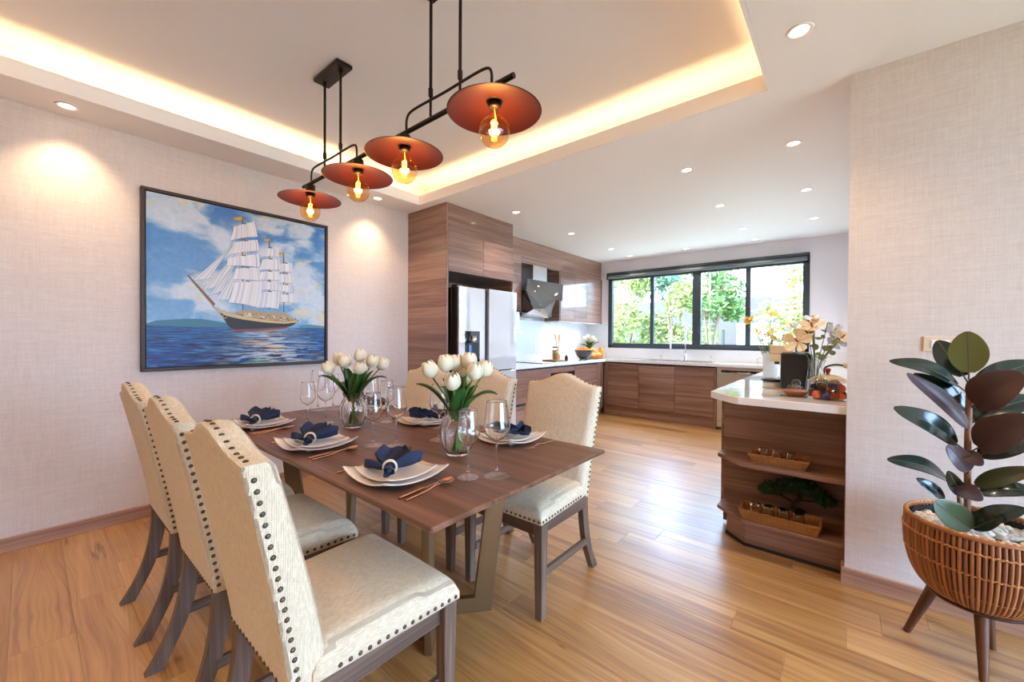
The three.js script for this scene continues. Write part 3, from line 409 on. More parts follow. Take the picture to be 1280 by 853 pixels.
// ------------------------------------------------------------------ kitchen
const TOP = 0.925, WT = 0.04, XF = -3.13, XU = -3.49, ZF = -6.22;     // worktop height and thickness, front planes of base and wall cabinets
const seedUV = () => [R0() * 30, R0() * 30];
const W_ = (n, a, b, c, d, e, f, p, m = walnut, grain = 'z', ch = 0.002) => mesh(n, bx(a, b, c, d, e, f, grain, ch, ...seedUV()), m, p);
{ // tall housing of the refrigerator
  const t = thing('tall_cabinet', 'tall walnut cabinet reaching the ceiling around the refrigerator', 'cabinet', [0, 0, 0]), z0 = -2.738, z1 = -3.804;
  W_('side_panel', XL + 0.001, -3.142, 0, 2.366, z0 - 0.02, z0, t, walnut, 'x'); W_('side_panel', XL + 0.001, -3.155, 2.366, HC - 0.001, z0 - 0.02, z0, t, walnut, 'x'); W_('side_panel', XL + 0.001, -3.142, 0, 2.366, z1, z1 + 0.02, t, walnut, 'x');
  W_('fascia', -3.175, -3.155, 2.368, HC - 0.001, z1, z0 - 0.02, t); W_('carcass_top', XL + 0.001, -3.175, 2.366, HC - 0.001, z1, z0 - 0.02, t);
  W_('door', -3.16, -3.14, 1.96, 2.364, -3.268, z0 - 0.023, t); W_('door', -3.16, -3.14, 1.96, 2.364, z1 + 0.001, -3.272, t);
  W_('shelf', XL + 0.001, -3.162, 1.96, 1.978, z1 + 0.02, z0 - 0.02, t, std({ color: 0x8b8680, roughness: 0.4, metalness: 0.4 }), 'z'); W_('back_panel', XL + 0.001, XL + 0.01, 0, 1.96, z1 + 0.02, z0 - 0.02, t);
}
{ // refrigerator
  const t = thing('refrigerator', 'tall pale glass front refrigerator with french doors and water dispenser', 'refrigerator', [0, 0, 0]), mirror = std({ color: 0xdcdad6, roughness: 0.05, metalness: 0.25, clearcoat: 1, clearcoatRoughness: 0.02, name: 'pale_glass_door' }), dk = std({ color: 0x2b2826, roughness: 0.35, metalness: 0.4, name: 'dark_steel' });
  W_('body', -3.74, -3.16, 0.02, 1.8, -3.76, -2.815, t, dk, 'z', 0.006);
  const dx0 = -3.15, dx1 = -3.05, za = -2.822, zb = -3.206, zc = -3.272, zd = -3.752;
  W_('door', dx0, dx1, 0.91, 1.805, zb, za, t, mirror, 'z', 0.003); W_('door', dx0, dx1, 0.91, 1.815, zd, zc, t, mirror, 'z', 0.003);
  W_('freezer_door', dx0, dx1, 0.05, 0.897, zb, za, t, mirror, 'z', 0.003); W_('freezer_door', dx0, dx1, 0.05, 0.897, zd, zc, t, mirror, 'z', 0.003);
  W_('grip_recess', dx0, dx1 - 0.025, 0.05, 1.8, zc, zb, t, recess, 'z', 0.003); W_('door_edge', dx0 + 0.002, dx1 - 0.012, 0.05, 1.8, za, za + 0.012, t, dk, 'z', 0.003);
  W_('hinge', dx0 - 0.02, dx1 - 0.03, 1.802, 1.822, za - 0.09, za, t, dk, 'z', 0.004);
  const d = W_('dispenser', dx1 - 0.001, dx1 + 0.003, 1.02, 1.345, -3.125, -2.905, t, blackGloss, 'z', 0.002); mesh('niche', bx(dx1 + 0.002, dx1 + 0.005, 1.04, 1.22, -3.1, -2.93, 'z', 0.001), std({ color: 0x050608, roughness: 0.5 }), d); mesh('nozzle', at(lathe([[0, 0.05], [0.028, 0.05], [0.032, 0], [0.012, -0.015], [0, -0.015]], 20), dx1 + 0.012, 1.24, -3.02), chrome, d); mesh('paddle', bx(dx1 + 0.004, dx1 + 0.014, 1.09, 1.2, -2.99, -2.95, 'y', 0.003), std({ color: 0x6a8fc0, roughness: 0.15, metalness: 0.6 }), d);
}
{ // wall cabinets
  const t = thing('wall_cabinet', 'row of walnut wall cabinets with fascia running to the ceiling', 'cabinet', [0, 0, 0]), za = -3.806, zb = -4.41, zc = -5.39, ze = -6.77, yB = 1.545, yD = 2.345, x0 = XL + 0.001;
  W_('fascia', XU - 0.03, XU - 0.012, 2.345, HC - 0.001, ze, za, t); W_('carcass_top', x0, XU - 0.03, yD, HC - 0.001, ze, za, t);
  W_('carcass', x0, XU - 0.03, 1.66, yD, zb + 0.018, za, t, walnutSatin); W_('door', XU - 0.03, XU - 0.01, 1.66, yD + 0.13, zb + 0.01, za, t);
  W_('niche_panel', x0, XU - 0.01, 1.62, yD, zb, zb + 0.016, t, walnut, 'x'); W_('niche_panel', x0, XU - 0.008, yB, yD, zc, zc + 0.018, t, walnut, 'x'); W_('niche_roof', x0, XU - 0.02, yD - 0.015, yD, zc + 0.018, zb, t);
  W_('niche_back', x0, x0 + 0.02, 1.545, yD - 0.015, zc + 0.018, zb, t, std({ color: 0xb9b8b5, roughness: 0.25, metalness: 0.5, name: 'steel_sheet' }));
  W_('carcass', x0, XU - 0.022, yB, yD, ze, zc, t, walnutSatin); W_('end_panel', x0, XU, yB - 0.01, yD, ze - 0.018, ze, t, walnut, 'x');
  const dz = [zc, -5.822, -6.235, -6.75]; for (let i = 0; i < 3; i++) W_('door', XU - 0.02, XU, yB, yD, dz[i + 1] + 0.0015, dz[i] - 0.0015, t);
  W_('light_rail', x0, XU - 0.022, yB - 0.012, yB, ze, zc, t, white);
}
{ // appliance shelf left of the hood
  const m = thing('microwave_oven', 'small white microwave tucked beside refrigerator under wall cabinet', 'microwave', [0, 0, 0]);
  W_('body', XL + 0.03, XU - 0.03, 1.375, 1.64, -4.4, -3.9, m, white, 'z', 0.008); W_('door_window', XU - 0.03, XU - 0.026, 1.41, 1.6, -4.31, -3.95, m, blackGloss); mesh('control_panel', bx(XU - 0.03, XU - 0.027, 1.39, 1.62, -4.395, -4.32, 'z', 0.001), white, m);
  tag(W_('wall_shelf', XL + 0.001, XU - 0.01, 1.35, 1.372, -4.45, -3.81, null, steel), 'thin steel shelf carrying the white microwave', 'shelf');
}
{ // cooker hood of folded black glass
  const t = thing('range_hood', 'faceted black glass cooker hood with steel chimney', 'cooker hood', [0, 0, 0]);
  W_('chimney', XL + 0.022, -3.5, 1.9, 2.329, -5.03, -4.68, t, steel, 'y', 0.003);
  W_('motor_box', XL + 0.022, -3.52, 1.6, 1.95, -5.2, -4.46, t, blackPlastic, 'z', 0.01);
  const sheet = (pts, th = 0.012) => { const n = new THREE.Vector3().subVectors(pts[1], pts[0]).cross(new THREE.Vector3().subVectors(pts[2], pts[0])).normalize(), pos = [], q = pts.map((p) => p.clone().addScaledVector(n, -th)), T = (a, b, c) => pos.push(a.x, a.y, a.z, b.x, b.y, b.z, c.x, c.y, c.z); for (let i = 1; i < pts.length - 1; i++) { T(pts[0], pts[i], pts[i + 1]); T(q[0], q[i + 1], q[i]); } for (let i = 0; i < pts.length; i++) { const j = (i + 1) % pts.length; T(pts[i], q[i], q[j]); T(pts[i], q[j], pts[j]); } const g = new THREE.BufferGeometry(); g.setAttribute('position', new THREE.BufferAttribute(new Float32Array(pos), 3)); g.computeVertexNormals(); return grainUV(g, 'z'); };
  const A = V(-3.46, 2.11, -4.5), B = V(-3.46, 2.12, -5.42), C = V(-3.36, 1.85, -5.24), D = V(-3.36, 1.84, -5.06), E = V(-3.3, 1.69, -4.68), F = V(-3.38, 1.93, -4.36), G = V(-3.31, 1.67, -4.44), Hh = V(-3.5, 1.58, -4.42), K = V(-3.48, 1.575, -5.05), J = V(-3.5, 1.93, -4.42);
  const gm = std({ color: 0x0c0d10, roughness: 0.03, ior: 2.0, clearcoat: 1, clearcoatRoughness: 0.01, name: 'hood_black_glass' });
  mesh('glass_panel', sheet([A, F, E, D, C, B]), gm, t); mesh('glass_panel', sheet([F, G, E]), gm, t); mesh('glass_panel', sheet([E, K, D]), gm, t); mesh('glass_panel', sheet([G, Hh, K, E]), gm, t); mesh('glass_panel', sheet([J, Hh, G, F]), gm, t);
}
// splashback panels and marble upstands
const splash = structGroup('wall_splashback');
for (const [a, b] of [[-4.46, -3.806], [-5.1, -4.46], [-5.74, -5.1], [-6.38, -5.74], [-6.79, -6.38]]) mesh('panel', bx(XL, XL + 0.008, TOP + 0.1, 1.9, a + 0.001, b - 0.001, 'z', 0.001), tileWhite, splash);
for (const [a, b] of [[XL + 0.008, WX0 + 0.01]]) mesh('panel', bx(a, b, TOP + 0.1, 1.545, ZW, ZW + 0.008, 'x', 0.001), tileWhite, splash);
tag(mesh('marble_upstand', bx(XL + 0.009, XL + 0.024, TOP, TOP + 0.1, ZW + 0.02, -3.806, 'z', 0.002), marble), 'low marble upstand behind the hob below white splashback', 'upstand');
tag(mesh('marble_upstand', bx(XL + 0.009, XK, TOP, WY0 - 0.004, ZW + 0.001, ZW + 0.016, 'x', 0.002, 5, 2), marble), 'marble upstand between sink worktop and the kitchen window', 'upstand');
tag(mesh('window_sill_marble', bx(WX0, WX1, WY0 - 0.012, WY0, ZW - 0.05, ZW + 0.03, 'x', 0.002), marble), 'slim marble sill under the kitchen window frame', 'window sill');
{ // base cabinets on the hob side
  const t = thing('base_cabinet', 'walnut drawer base cabinets under the hob', 'cabinet', [0, 0, 0]), x0 = XL + 0.001, za = -3.806, ze = -6.2;
  W_('carcass', x0, XF - 0.022, 0.1, TOP - WT, ze, za, t, walnutSatin); W_('plinth', x0, XF - 0.06, 0, 0.1, ze, za, t, walnut);
  W_('grip_channel', XF - 0.024, XF - 0.012, 0.86, TOP - WT, ze, za, t, recess, 'z', 0.001); W_('grip_channel', XF - 0.024, XF - 0.012, 0.418, 0.446, -4.6, za, t, recess, 'z', 0.001);
  W_('drawer', XF - 0.02, XF, 0.447, 0.858, -4.606, za - 0.001, t); W_('drawer', XF - 0.02, XF, 0.1, 0.416, -4.606, za - 0.001, t);
  W_('rail', XF - 0.02, XF, 0.795, 0.858, -5.235, -4.61, t); W_('drawer', XF - 0.02, XF, 0.447, 0.858, -5.94, -5.238, t); W_('drawer', XF - 0.02, XF, 0.1, 0.416, -5.94, -5.238, t);
  W_('corner_post', XF - 0.02, XF, 0.1, TOP - WT, -6.1, -5.945, t, walnut, 'y');
}
{ const t = thing('built_in_oven', 'black built-in oven below hob among walnut drawers', 'oven', [0, 0, 0]); W_('body', XF - 0.021, XF - 0.006, 0.12, 0.79, -5.23, -4.615, t, blackPlastic); W_('door', XF - 0.006, XF + 0.004, 0.12, 0.68, -5.228, -4.617, t, blackGloss); W_('control_panel', XF - 0.006, XF + 0.004, 0.69, 0.79, -5.228, -4.617, t, blackGloss); mesh('handle', rod(V(XF + 0.035, 0.65, -5.15), V(XF + 0.035, 0.65, -4.7), 0.009), steel, t); mesh('handle_post', rod(V(XF, 0.65, -5.1), V(XF + 0.035, 0.65, -5.1), 0.006), steel, t); mesh('handle_post', rod(V(XF, 0.65, -4.75), V(XF + 0.035, 0.65, -4.75), 0.006), steel, t); }
{ // base cabinets under the window
  const t = thing('base_cabinet', 'walnut door base cabinets under the sink and window', 'cabinet', [0, 0, 0]), zb = ZW + 0.001;
  W_('carcass', XF + 0.001, -1.44, 0.1, TOP - WT - 0.22, zb, ZF - 0.022, t, walnutSatin, 'x'); W_('plinth', XF - 0.03, -1.425, 0, 0.155, zb, ZF - 0.03, t, walnut, 'x');
  W_('grip_channel', XF, -1.43, 0.862, TOP - WT, ZF - 0.03, ZF - 0.015, t, recess, 'x', 0.001); W_('corner_post', XF - 0.018, XF + 0.05, 0.158, TOP - WT, ZF - 0.02, ZF - 0.001, t, walnut, 'y');
  const d = [XF + 0.053, -2.55, -1.985, -1.445]; for (let i = 0; i < 3; i++) W_('door', d[i], d[i + 1] - 0.003, 0.158, 0.858, ZF - 0.02, ZF, t, walnut, 'x');
  W_('end_panel', -1.44, -1.42, 0, TOP - WT, zb, ZF + 0.002, t, walnut, 'y');
}
{ const t = thing('dishwasher', 'stainless steel dishwasher beside walnut sink cabinets', 'dishwasher', [0, 0, 0]), x0 = -1.415, x1 = -0.82; W_('body', x0, x1, 0.03, TOP - WT - 0.002, ZW + 0.02, ZF - 0.03, t, steel, 'x'); W_('door', x0 + 0.003, x1 - 0.003, 0.125, 0.79, ZF - 0.03, ZF, t, steel, 'x', 0.004); W_('control_panel', x0 + 0.003, x1 - 0.003, 0.793, TOP - WT - 0.012, ZF - 0.03, ZF, t, steel, 'x', 0.004); W_('kick_plate', x0 + 0.003, x1 - 0.003, 0.035, 0.12, ZF - 0.03, ZF - 0.006, t, steel, 'x'); W_('display_strip', x0 + 0.06, x1 - 0.06, 0.808, 0.842, ZF, ZF + 0.002, t, blackGloss, 'x', 0.0005); W_('handle', x0 + 0.26, x0 + 0.42, 0.8, 0.818, ZF + 0.002, ZF + 0.016, t, steel, 'x', 0.003); }
// worktops
tag(mesh('marble_worktop', bx(XL + 0.009, XF + 0.02, TOP - WT, TOP, ZW + 0.002, -3.806, 'z', 0.002, 1, 1), marble), 'white marble worktop beside refrigerator with hob let in', 'worktop');
const SX0 = -2.55, SX1 = -1.5, SZ_0 = -6.68, SZ_1 = -6.32;
tag(mesh('marble_worktop', merge([bx(XF + 0.021, SX0, TOP - WT, TOP, ZW + 0.017, ZF + 0.02, 'x', 0.0005, 8, 1), bx(SX1, -0.72, TOP - WT, TOP, ZW + 0.017, ZF + 0.02, 'x', 0.0005, 8, 1), bx(SX0, SX1, TOP - WT, TOP, ZW + 0.017, SZ_0, 'x', 0.0005, 8, 1), bx(SX0, SX1, TOP - WT, TOP, SZ_1, ZF + 0.02, 'x', 0.0005, 8, 1)]), marble), 'white marble worktop under window around the steel sink', 'worktop');
{ const t = thing('kitchen_sink', 'double bowl stainless steel sink set in marble under the window', 'sink', [0, 0, 0]); const bowl = (a, b) => { const y0 = TOP - 0.2, c = 0.004; mesh('bowl', merge([bx(a, b, y0, y0 + c, SZ_0 + 0.012, SZ_1 - 0.012, 'x', 0), bx(a, a + c, y0, TOP + 0.001, SZ_0 + 0.012, SZ_1 - 0.012, 'x', 0), bx(b - c, b, y0, TOP + 0.001, SZ_0 + 0.012, SZ_1 - 0.012, 'x', 0), bx(a, b, y0, TOP + 0.001, SZ_0 + 0.008, SZ_0 + 0.012, 'x', 0), bx(a, b, y0, TOP + 0.001, SZ_1 - 0.012, SZ_1 - 0.008, 'x', 0)]), steel, t); mesh('drain', at(lathe([[0, 0.004], [0.035, 0.004], [0.045, 0]], 20), (a + b) / 2, y0 + c, (SZ_0 + SZ_1) / 2), chrome, t); }; bowl(SX0 + 0.01, -2.07); bowl(-2.05, SX1 - 0.01); mesh('rim', merge([bx(SX0 - 0.01, SX1 + 0.01, TOP + 0.0005, TOP + 0.003, SZ_0 - 0.01, SZ_0 + 0.012, 'x', 0.0005), bx(SX0 - 0.01, SX1 + 0.01, TOP + 0.0005, TOP + 0.003, SZ_1 - 0.012, SZ_1 + 0.01, 'x', 0.0005), bx(SX0 - 0.01, SX0 + 0.012, TOP + 0.0005, TOP + 0.003, SZ_0, SZ_1, 'x', 0.0005), bx(SX1 - 0.012, SX1 + 0.01, TOP + 0.0005, TOP + 0.003, SZ_0, SZ_1, 'x', 0.0005), bx(-2.072, -2.048, TOP + 0.0005, TOP + 0.003, SZ_0, SZ_1, 'x', 0.0005)]), steel, t); }
{ // spring tap
  const t = thing('kitchen_tap', 'tall chrome spring neck kitchen tap arching over the sink', 'tap', [-1.97, TOP + 0.001, -6.66]);
  mesh('base', lathe([[0, 0], [0.03, 0], [0.03, 0.01], [0.024, 0.014], [0.022, 0.1], [0.017, 0.11], [0, 0.11]], 24), chrome, t); mesh('lever', rod(V(-0.02, 0.06, 0.0), V(-0.06, 0.085, 0.03), 0.007, 0.005), chrome, t);
  const neck = []; for (let k = 0; k <= 20; k++) { const a = PI * k / 20; neck.push(V(-0.105 + 0.105 * Math.cos(a), 0.5 + 0.105 * Math.sin(a), 0.03 * (1 - Math.cos(a)))); }
  mesh('riser', rod(V(0, 0.1, 0), V(0, 0.35, 0), 0.011), chrome, t);
  const coil = []; const path = new THREE.CatmullRomCurve3([V(0, 0.3, 0), V(0, 0.4, 0), ...neck, V(-0.21, 0.4, 0.06), V(-0.21, 0.3, 0.06)]); mesh('spring_neck', new THREE.TubeGeometry(path, 80, 0.012, 10), chrome, t);
  mesh('spray_head', rod(V(-0.21, 0.19, 0.06), V(-0.21, 0.31, 0.06), 0.018, 0.013, 16), chrome, t); mesh('docking_arm', rod(V(0, 0.28, 0), V(-0.21, 0.28, 0.06), 0.006), chrome, t);
  const s = thing('soap_dispenser', 'short chrome soap pump on the marble beside the tap', 'soap pump', [-1.6, TOP + 0.001, -6.7]); mesh('pump_body', lathe([[0, 0], [0.016, 0], [0.016, 0.02], [0.01, 0.03], [0.009, 0.07], [0, 0.07]], 16), chrome, s); mesh('spout', tube([V(0, 0.07, 0), V(0, 0.09, 0.005), V(0, 0.088, 0.05)], 0.006, 12, 8), chrome, s);
}
// warm lights under the wall cabinets
for (const z of [-5.45, -5.85, -6.35]) {
  const t = thing('cabinet_spotlight', 'small round spotlight under the walnut wall cabinets', 'spotlight', [-3.62, 1.533, z], 0, 'spotlights under wall cabinets'); mesh('ring', lathe([[0.02, 0], [0.032, 0], [0.034, -0.006], [0.024, -0.007], [0.02, -0.004]], 20), chrome, t); mesh('lens', lathe([[0, -0.004], [0.022, -0.004], [0.022, -0.002], [0, -0.002]], 16), lensMat, t);
  const s = new THREE.SpotLight(LAMP, 0.3, 0, 1.0, 0.6, 2); s.position.set(-3.62, 1.52, z); s.target.position.set(-3.7, 0.9, z); s.castShadow = true; s.name = 'cabinet_spotlight'; scene.add(s, s.target);
}
{ const t = thing('induction_hob', 'black glass induction hob in the marble beneath the hood', 'hob', [0, 0, 0]); W_('glass', -3.68, -3.2, TOP + 0.001, TOP + 0.007, -5.3, -4.5, t, blackGloss, 'z', 0.002); W_('trim', -3.205, -3.195, TOP + 0.001, TOP + 0.008, -5.3, -4.5, t, steel, 'z', 0.001); }
// things on the hob side worktop
const amberW = std({ color: 0xc08a4a, roughness: 0.5, name: 'pale_wood' }), beans = std({ color: 0xb98742, roughness: 0.8 });
tag(mesh('cutting_board', bx(-3.56, -3.3, TOP + 0.009, TOP + 0.022, -5.24, -5.0, 'z', 0.004), amberW), 'small wooden board holding storage jars beside the hob', 'board');
function jar(x, y, z, r, h, label, fill) { const t = thing('storage_jar', label, 'jar', [x, y, z], 0, 'storage jars by the hob'); mesh('glass', lathe([[0, 0], [r, 0], [r, h * 0.82], [r * 0.85, h * 0.88], [r * 0.85, h * 0.9]], 24), thinGlass, t); mesh('contents', lathe([[0, 0.004], [r * 0.94, 0.004], [r * 0.94, h * 0.7], [0, h * 0.72]], 20), fill, t); mesh('lid', lathe([[0, h * 0.88], [r * 0.9, h * 0.88], [r * 0.92, h], [0, h]], 20), amberW, t); }
jar(-3.36, TOP + 0.022, -5.08, 0.045, 0.15, 'glass jar of grains with wooden lid on the board', beans); jar(-3.44, TOP + 0.022, -5.18, 0.05, 0.2, 'taller glass storage jar behind the short grain jar', std({ color: 0xd0a765, roughness: 0.8 }));
{ const t = thing('utensil_pot', 'small glass pot holding two wooden cooking utensils', 'pot', [-3.55, TOP + 0.009, -5.42]); mesh('glass', lathe([[0, 0], [0.042, 0], [0.048, 0.13], [0.045, 0.13], [0.04, 0.006], [0, 0.006]], 24), thinGlass, t); mesh('filling', lathe([[0, 0.007], [0.037, 0.007], [0.04, 0.08], [0, 0.085]], 16), beans, t);
  const wood = std({ color: 0xc98a4e, roughness: 0.55, name: 'beech' }), u = (nm, lab, dz, dx, w, h) => { const q = thing(nm, lab, 'utensil', [-3.55, TOP + 0.1, -5.42]); mesh('handle', rod(V(0, 0, 0), V(dx * 0.6, 0.2, dz * 0.6), 0.006), wood, q); const g = plate([[-w * 0.55, 0], [w * 0.55, 0], [w, h * 0.5], [w * 0.95, h], [-w * 0.95, h], [-w, h * 0.5]], 0.008, 0.002); g.rotateY(PI / 2); g.rotateX(Math.atan2(dz, 0.33) * 1); g.translate(dx * 0.6, 0.195, dz * 0.6); mesh('blade', g, wood, q); }; u('wooden_spatula', 'broad wooden spatula standing in the glass pot', -0.03, 0.01, 0.034, 0.11); u('wooden_spoon', 'narrow wooden spoon leaning in the glass pot', 0.09, 0, 0.017, 0.12); }
{ const t = thing('small_bottle', 'small dark glass spice bottle beside the storage jars', 'bottle', [-3.33, TOP + 0.001, -5.32]); mesh('bottle_glass', lathe([[0, 0], [0.025, 0], [0.026, 0.06], [0.012, 0.075], [0.011, 0.09], [0, 0.09]], 18), std({ color: 0x3a2a1c, roughness: 0.15 }), t); mesh('cap', lathe([[0, 0.088], [0.013, 0.088], [0.013, 0.105], [0, 0.105]], 14), steel, t); const g = thing('glass_teapot', 'small clear glass teapot beside the fruit bowl', 'teapot', [-3.5, TOP + 0.001, -5.66]); mesh('pot_body', latheS([[0.001, 0.002], [0.045, 0.004], [0.06, 0.04], [0.04, 0.085], [0.03, 0.09]], 24, 20), thinGlass, g); mesh('spout', tube([V(0.05, 0.03, 0), V(0.08, 0.05, 0), V(0.095, 0.085, 0)], 0.008, 10, 8), thinGlass, g); mesh('lid', latheS([[0.033, 0.092], [0.02, 0.1], [0.006, 0.104], [0.008, 0.115], [0.001, 0.118]], 18, 12), steel, g); }
const orangeM = std({ color: 0xd98a2e, roughness: 0.5, name: 'orange_peel' });
{ const b = thing('fruit_bowl', 'dark round bowl heaped with small oranges on hob side worktop', 'bowl', [-3.4, TOP + 0.001, -5.98]); mesh('bowl_shell', latheS([[0.06, 0], [0.075, 0.01], [0.12, 0.06], [0.155, 0.14], [0.15, 0.142], [0.112, 0.065], [0.06, 0.014], [0.001, 0.012]], 36, 36), std({ color: 0x2c2a2a, roughness: 0.25, name: 'smoked_bowl' }), b);
  const g = new THREE.SphereGeometry(0.032, 14, 10), r = rng(3); for (const [n, rr, y] of [[4, 0.05, 0.055], [8, 0.1, 0.095], [10, 0.108, 0.142], [5, 0.052, 0.165], [1, 0, 0.185]]) for (let k = 0; k < n; k++) { const a = k / n * 6.283 + r() * 0.3, o = tag(mesh('small_orange', g, orangeM), 'small orange heaped in the dark bowl', 'orange', 'oranges in the dark bowl'); o.position.set(-3.4 + rr * Math.cos(a), TOP + y, -5.98 + rr * Math.sin(a)); } }
{ const b = tag(mesh('fruit_tray', at(latheS([[0.001, 0], [0.13, 0], [0.17, 0.02], [0.168, 0.024], [0.13, 0.006], [0.001, 0.006]], 32, 24).scale(0.8, 1, 1.3), -3.42, TOP + 0.001, -6.4), amberW), 'wooden tray of papayas in the worktop corner', 'tray');
  const pm = std({ color: 0xdd9430, roughness: 0.45, name: 'papaya_skin' }), pg = latheS([[0.001, -0.1], [0.03, -0.085], [0.05, -0.03], [0.048, 0.02], [0.03, 0.075], [0.012, 0.1], [0.001, 0.102]], 20, 20); for (const [x, y, z, a, c] of [[-3.4, 0.06, -6.27, 0.2, 1.4], [-3.37, 0.06, -6.41, -0.2, 1.5], [-3.48, 0.062, -6.5, 0.8, 1.3], [-3.43, 0.13, -6.36, 0.5, 1.2], [-3.36, 0.11, -6.52, 0.1, 0.3]]) { const o = tag(mesh('papaya', pg, pm), 'ripe orange papaya lying on the wooden tray', 'papaya', 'papayas on the tray'); o.position.set(x, TOP + y, z); o.rotation.set(c, a, 0); } }

// ------------------------------------------------------------------ the laid table
const TT = 0.7605;
function squarePlate(half, lift, th) { return shell((u, v) => { const a = v * 2 - 1, b = u * 2 - 1, q = (a * a + b * b) / 2; return V(half * a * (1 - 0.05 * b * b), 0.004 + lift * Math.pow(q, 1.6), half * b * (1 - 0.05 * a * a)); }, 14, 14, th); }
const plateBig = merge([squarePlate(0.144, 0.036, 0.005), bx(-0.075, 0.075, 0, 0.004, -0.075, 0.075, 'x', 0.001)]), plateSmall = merge([squarePlate(0.112, 0.024, 0.005), bx(-0.06, 0.06, 0, 0.004, -0.06, 0.06, 'x', 0.001)]);
// napkin pulled through a ring: gathered tail towards +z, three lobes towards -z
function lobe(dir, len, w, up, twist, tip = 0.55) { const d = V(...dir).normalize(), s = V(0, 1, 0).cross(d).normalize().applyAxisAngle(d, twist), n = d.clone().cross(s); return shell((u, v) => { const k = (u - 0.5) * 2, ww = w * Math.pow(Math.sin(Math.min(1, v * 1.25 + 0.12) * PI / 2), 1.2) * (v > tip ? 1 - 0.35 * ((v - tip) / (1 - tip)) ** 2 * Math.abs(k) : 1); return d.clone().multiplyScalar(len * v).addScaledVector(s, ww * k).addScaledVector(n, -0.02 * Math.cos(k * 1.5) * Math.sin(v * 2) + 0.006 * Math.sin(k * 6 + v * 3)).add(V(0, up * v * (1 - 0.45 * v), 0)); }, 14, 10, 0.003); }
const napkinG = (() => { const parts = [lobe([-0.85, 0.0, -0.5], 0.1, 0.034, 0.016, 0.5), lobe([0.05, 0.62, -0.78], 0.1, 0.06, 0.0, 0.0, 0.55), lobe([0.85, 0.05, -0.5], 0.12, 0.045, 0.035, -0.75), lobe([0.35, 0.3, -0.9], 0.11, 0.05, 0.02, -0.3), lobe([-0.35, 0.15, -0.9], 0.1, 0.045, 0.02, 0.3)];
  const tail = shell((u, v) => { const a = u * 2 * PI, r = lerp(0.014, 0.021, v) * (1 + 0.22 * Math.cos(a * 3)); return V(r * Math.cos(a) * 0.9, r * Math.sin(a) * 0.8 - 0.006 * v, 0.012 + 0.042 * v - 0.012 * v * v + 0.006 * Math.cos(a * 3)); }, 24, 8, 0.0025), plug = lathe([[0, 0.036], [0.012, 0.036], [0.014, 0.0], [0.013, -0.012], [0, -0.012]], 16).rotateX(PI / 2); parts.push(tail, plug); return merge(parts); })();
const ringG = new THREE.TorusGeometry(0.0235, 0.0045, 12, 36).scale(1, 1, 1.9), ringM = std({ color: 0xe6dccb, roughness: 0.25, metalness: 0.15, name: 'pearl_ring' });
function spoonParts(t) { mesh('handle', merge([tube([V(0, 0.003, 0.11), V(0, 0.0045, 0.02), V(0, 0.011, -0.035), V(0, 0.006, -0.055)], 0.0042, 24, 8)]), copper, t); const g = shell((u, v) => { const a = u * 2 - 1, b = v, w = 0.025 * Math.pow(Math.sin(PI * Math.pow(b, 0.8)), 0.6); return V(a * w, 0.005 + 0.006 * a * a + 0.005 * (2 * b - 1) ** 2, -0.05 - 0.062 * b); }, 10, 12, 0.0016); mesh('bowl', g, copper, t); }
function knifeParts(t) { mesh('handle', tube([V(0, 0.004, 0.11), V(0, 0.004, 0.0)], 0.0042, 8, 8), copper, t); mesh('blade', plate([[-0.004, 0], [0.006, 0], [0.008, 0.05], [0.005, 0.095], [-0.004, 0.1]], 0.002, 0.0004).rotateX(-PI / 2).translate(0, 0.004, 0), copper, t); }
function forkParts(t) { mesh('handle', tube([V(0, 0.003, 0.11), V(0, 0.0045, 0.02), V(0, 0.011, -0.03), V(0, 0.005, -0.052)], 0.0032, 24, 8), copper, t); const p = [shell((u, v) => V((u * 2 - 1) * lerp(0.005, 0.0125, Math.sqrt(v)), 0.005 - 0.002 * v, -0.048 - 0.028 * v), 4, 5, 0.0018)]; for (let k = 0; k < 4; k++) { const x = -0.0105 + k * 0.007; p.push(tube([V(x, 0.0032, -0.074), V(x, 0.002, -0.095), V(x, 0.006, -0.115)], 0.0014, 8, 6)); } mesh('tines', merge(p), copper, t); }
const SEAT = [['kitchen-facing seat ' + WHERE[0], -2.61, -0.868, 0], ['kitchen-facing seat ' + WHERE[1], -1.94, -0.88, 0], ['kitchen-facing seat ' + WHERE[2], -1.29, -0.88, 0], ['kitchen-side seat ' + WHERE[0], -2.62, -1.555, PI], ['kitchen-side seat ' + WHERE[1], -1.97, -1.55, PI], ['kitchen-side seat ' + WHERE[2], -1.32, -1.565, PI]];
let spoon0, knife0, fork0;
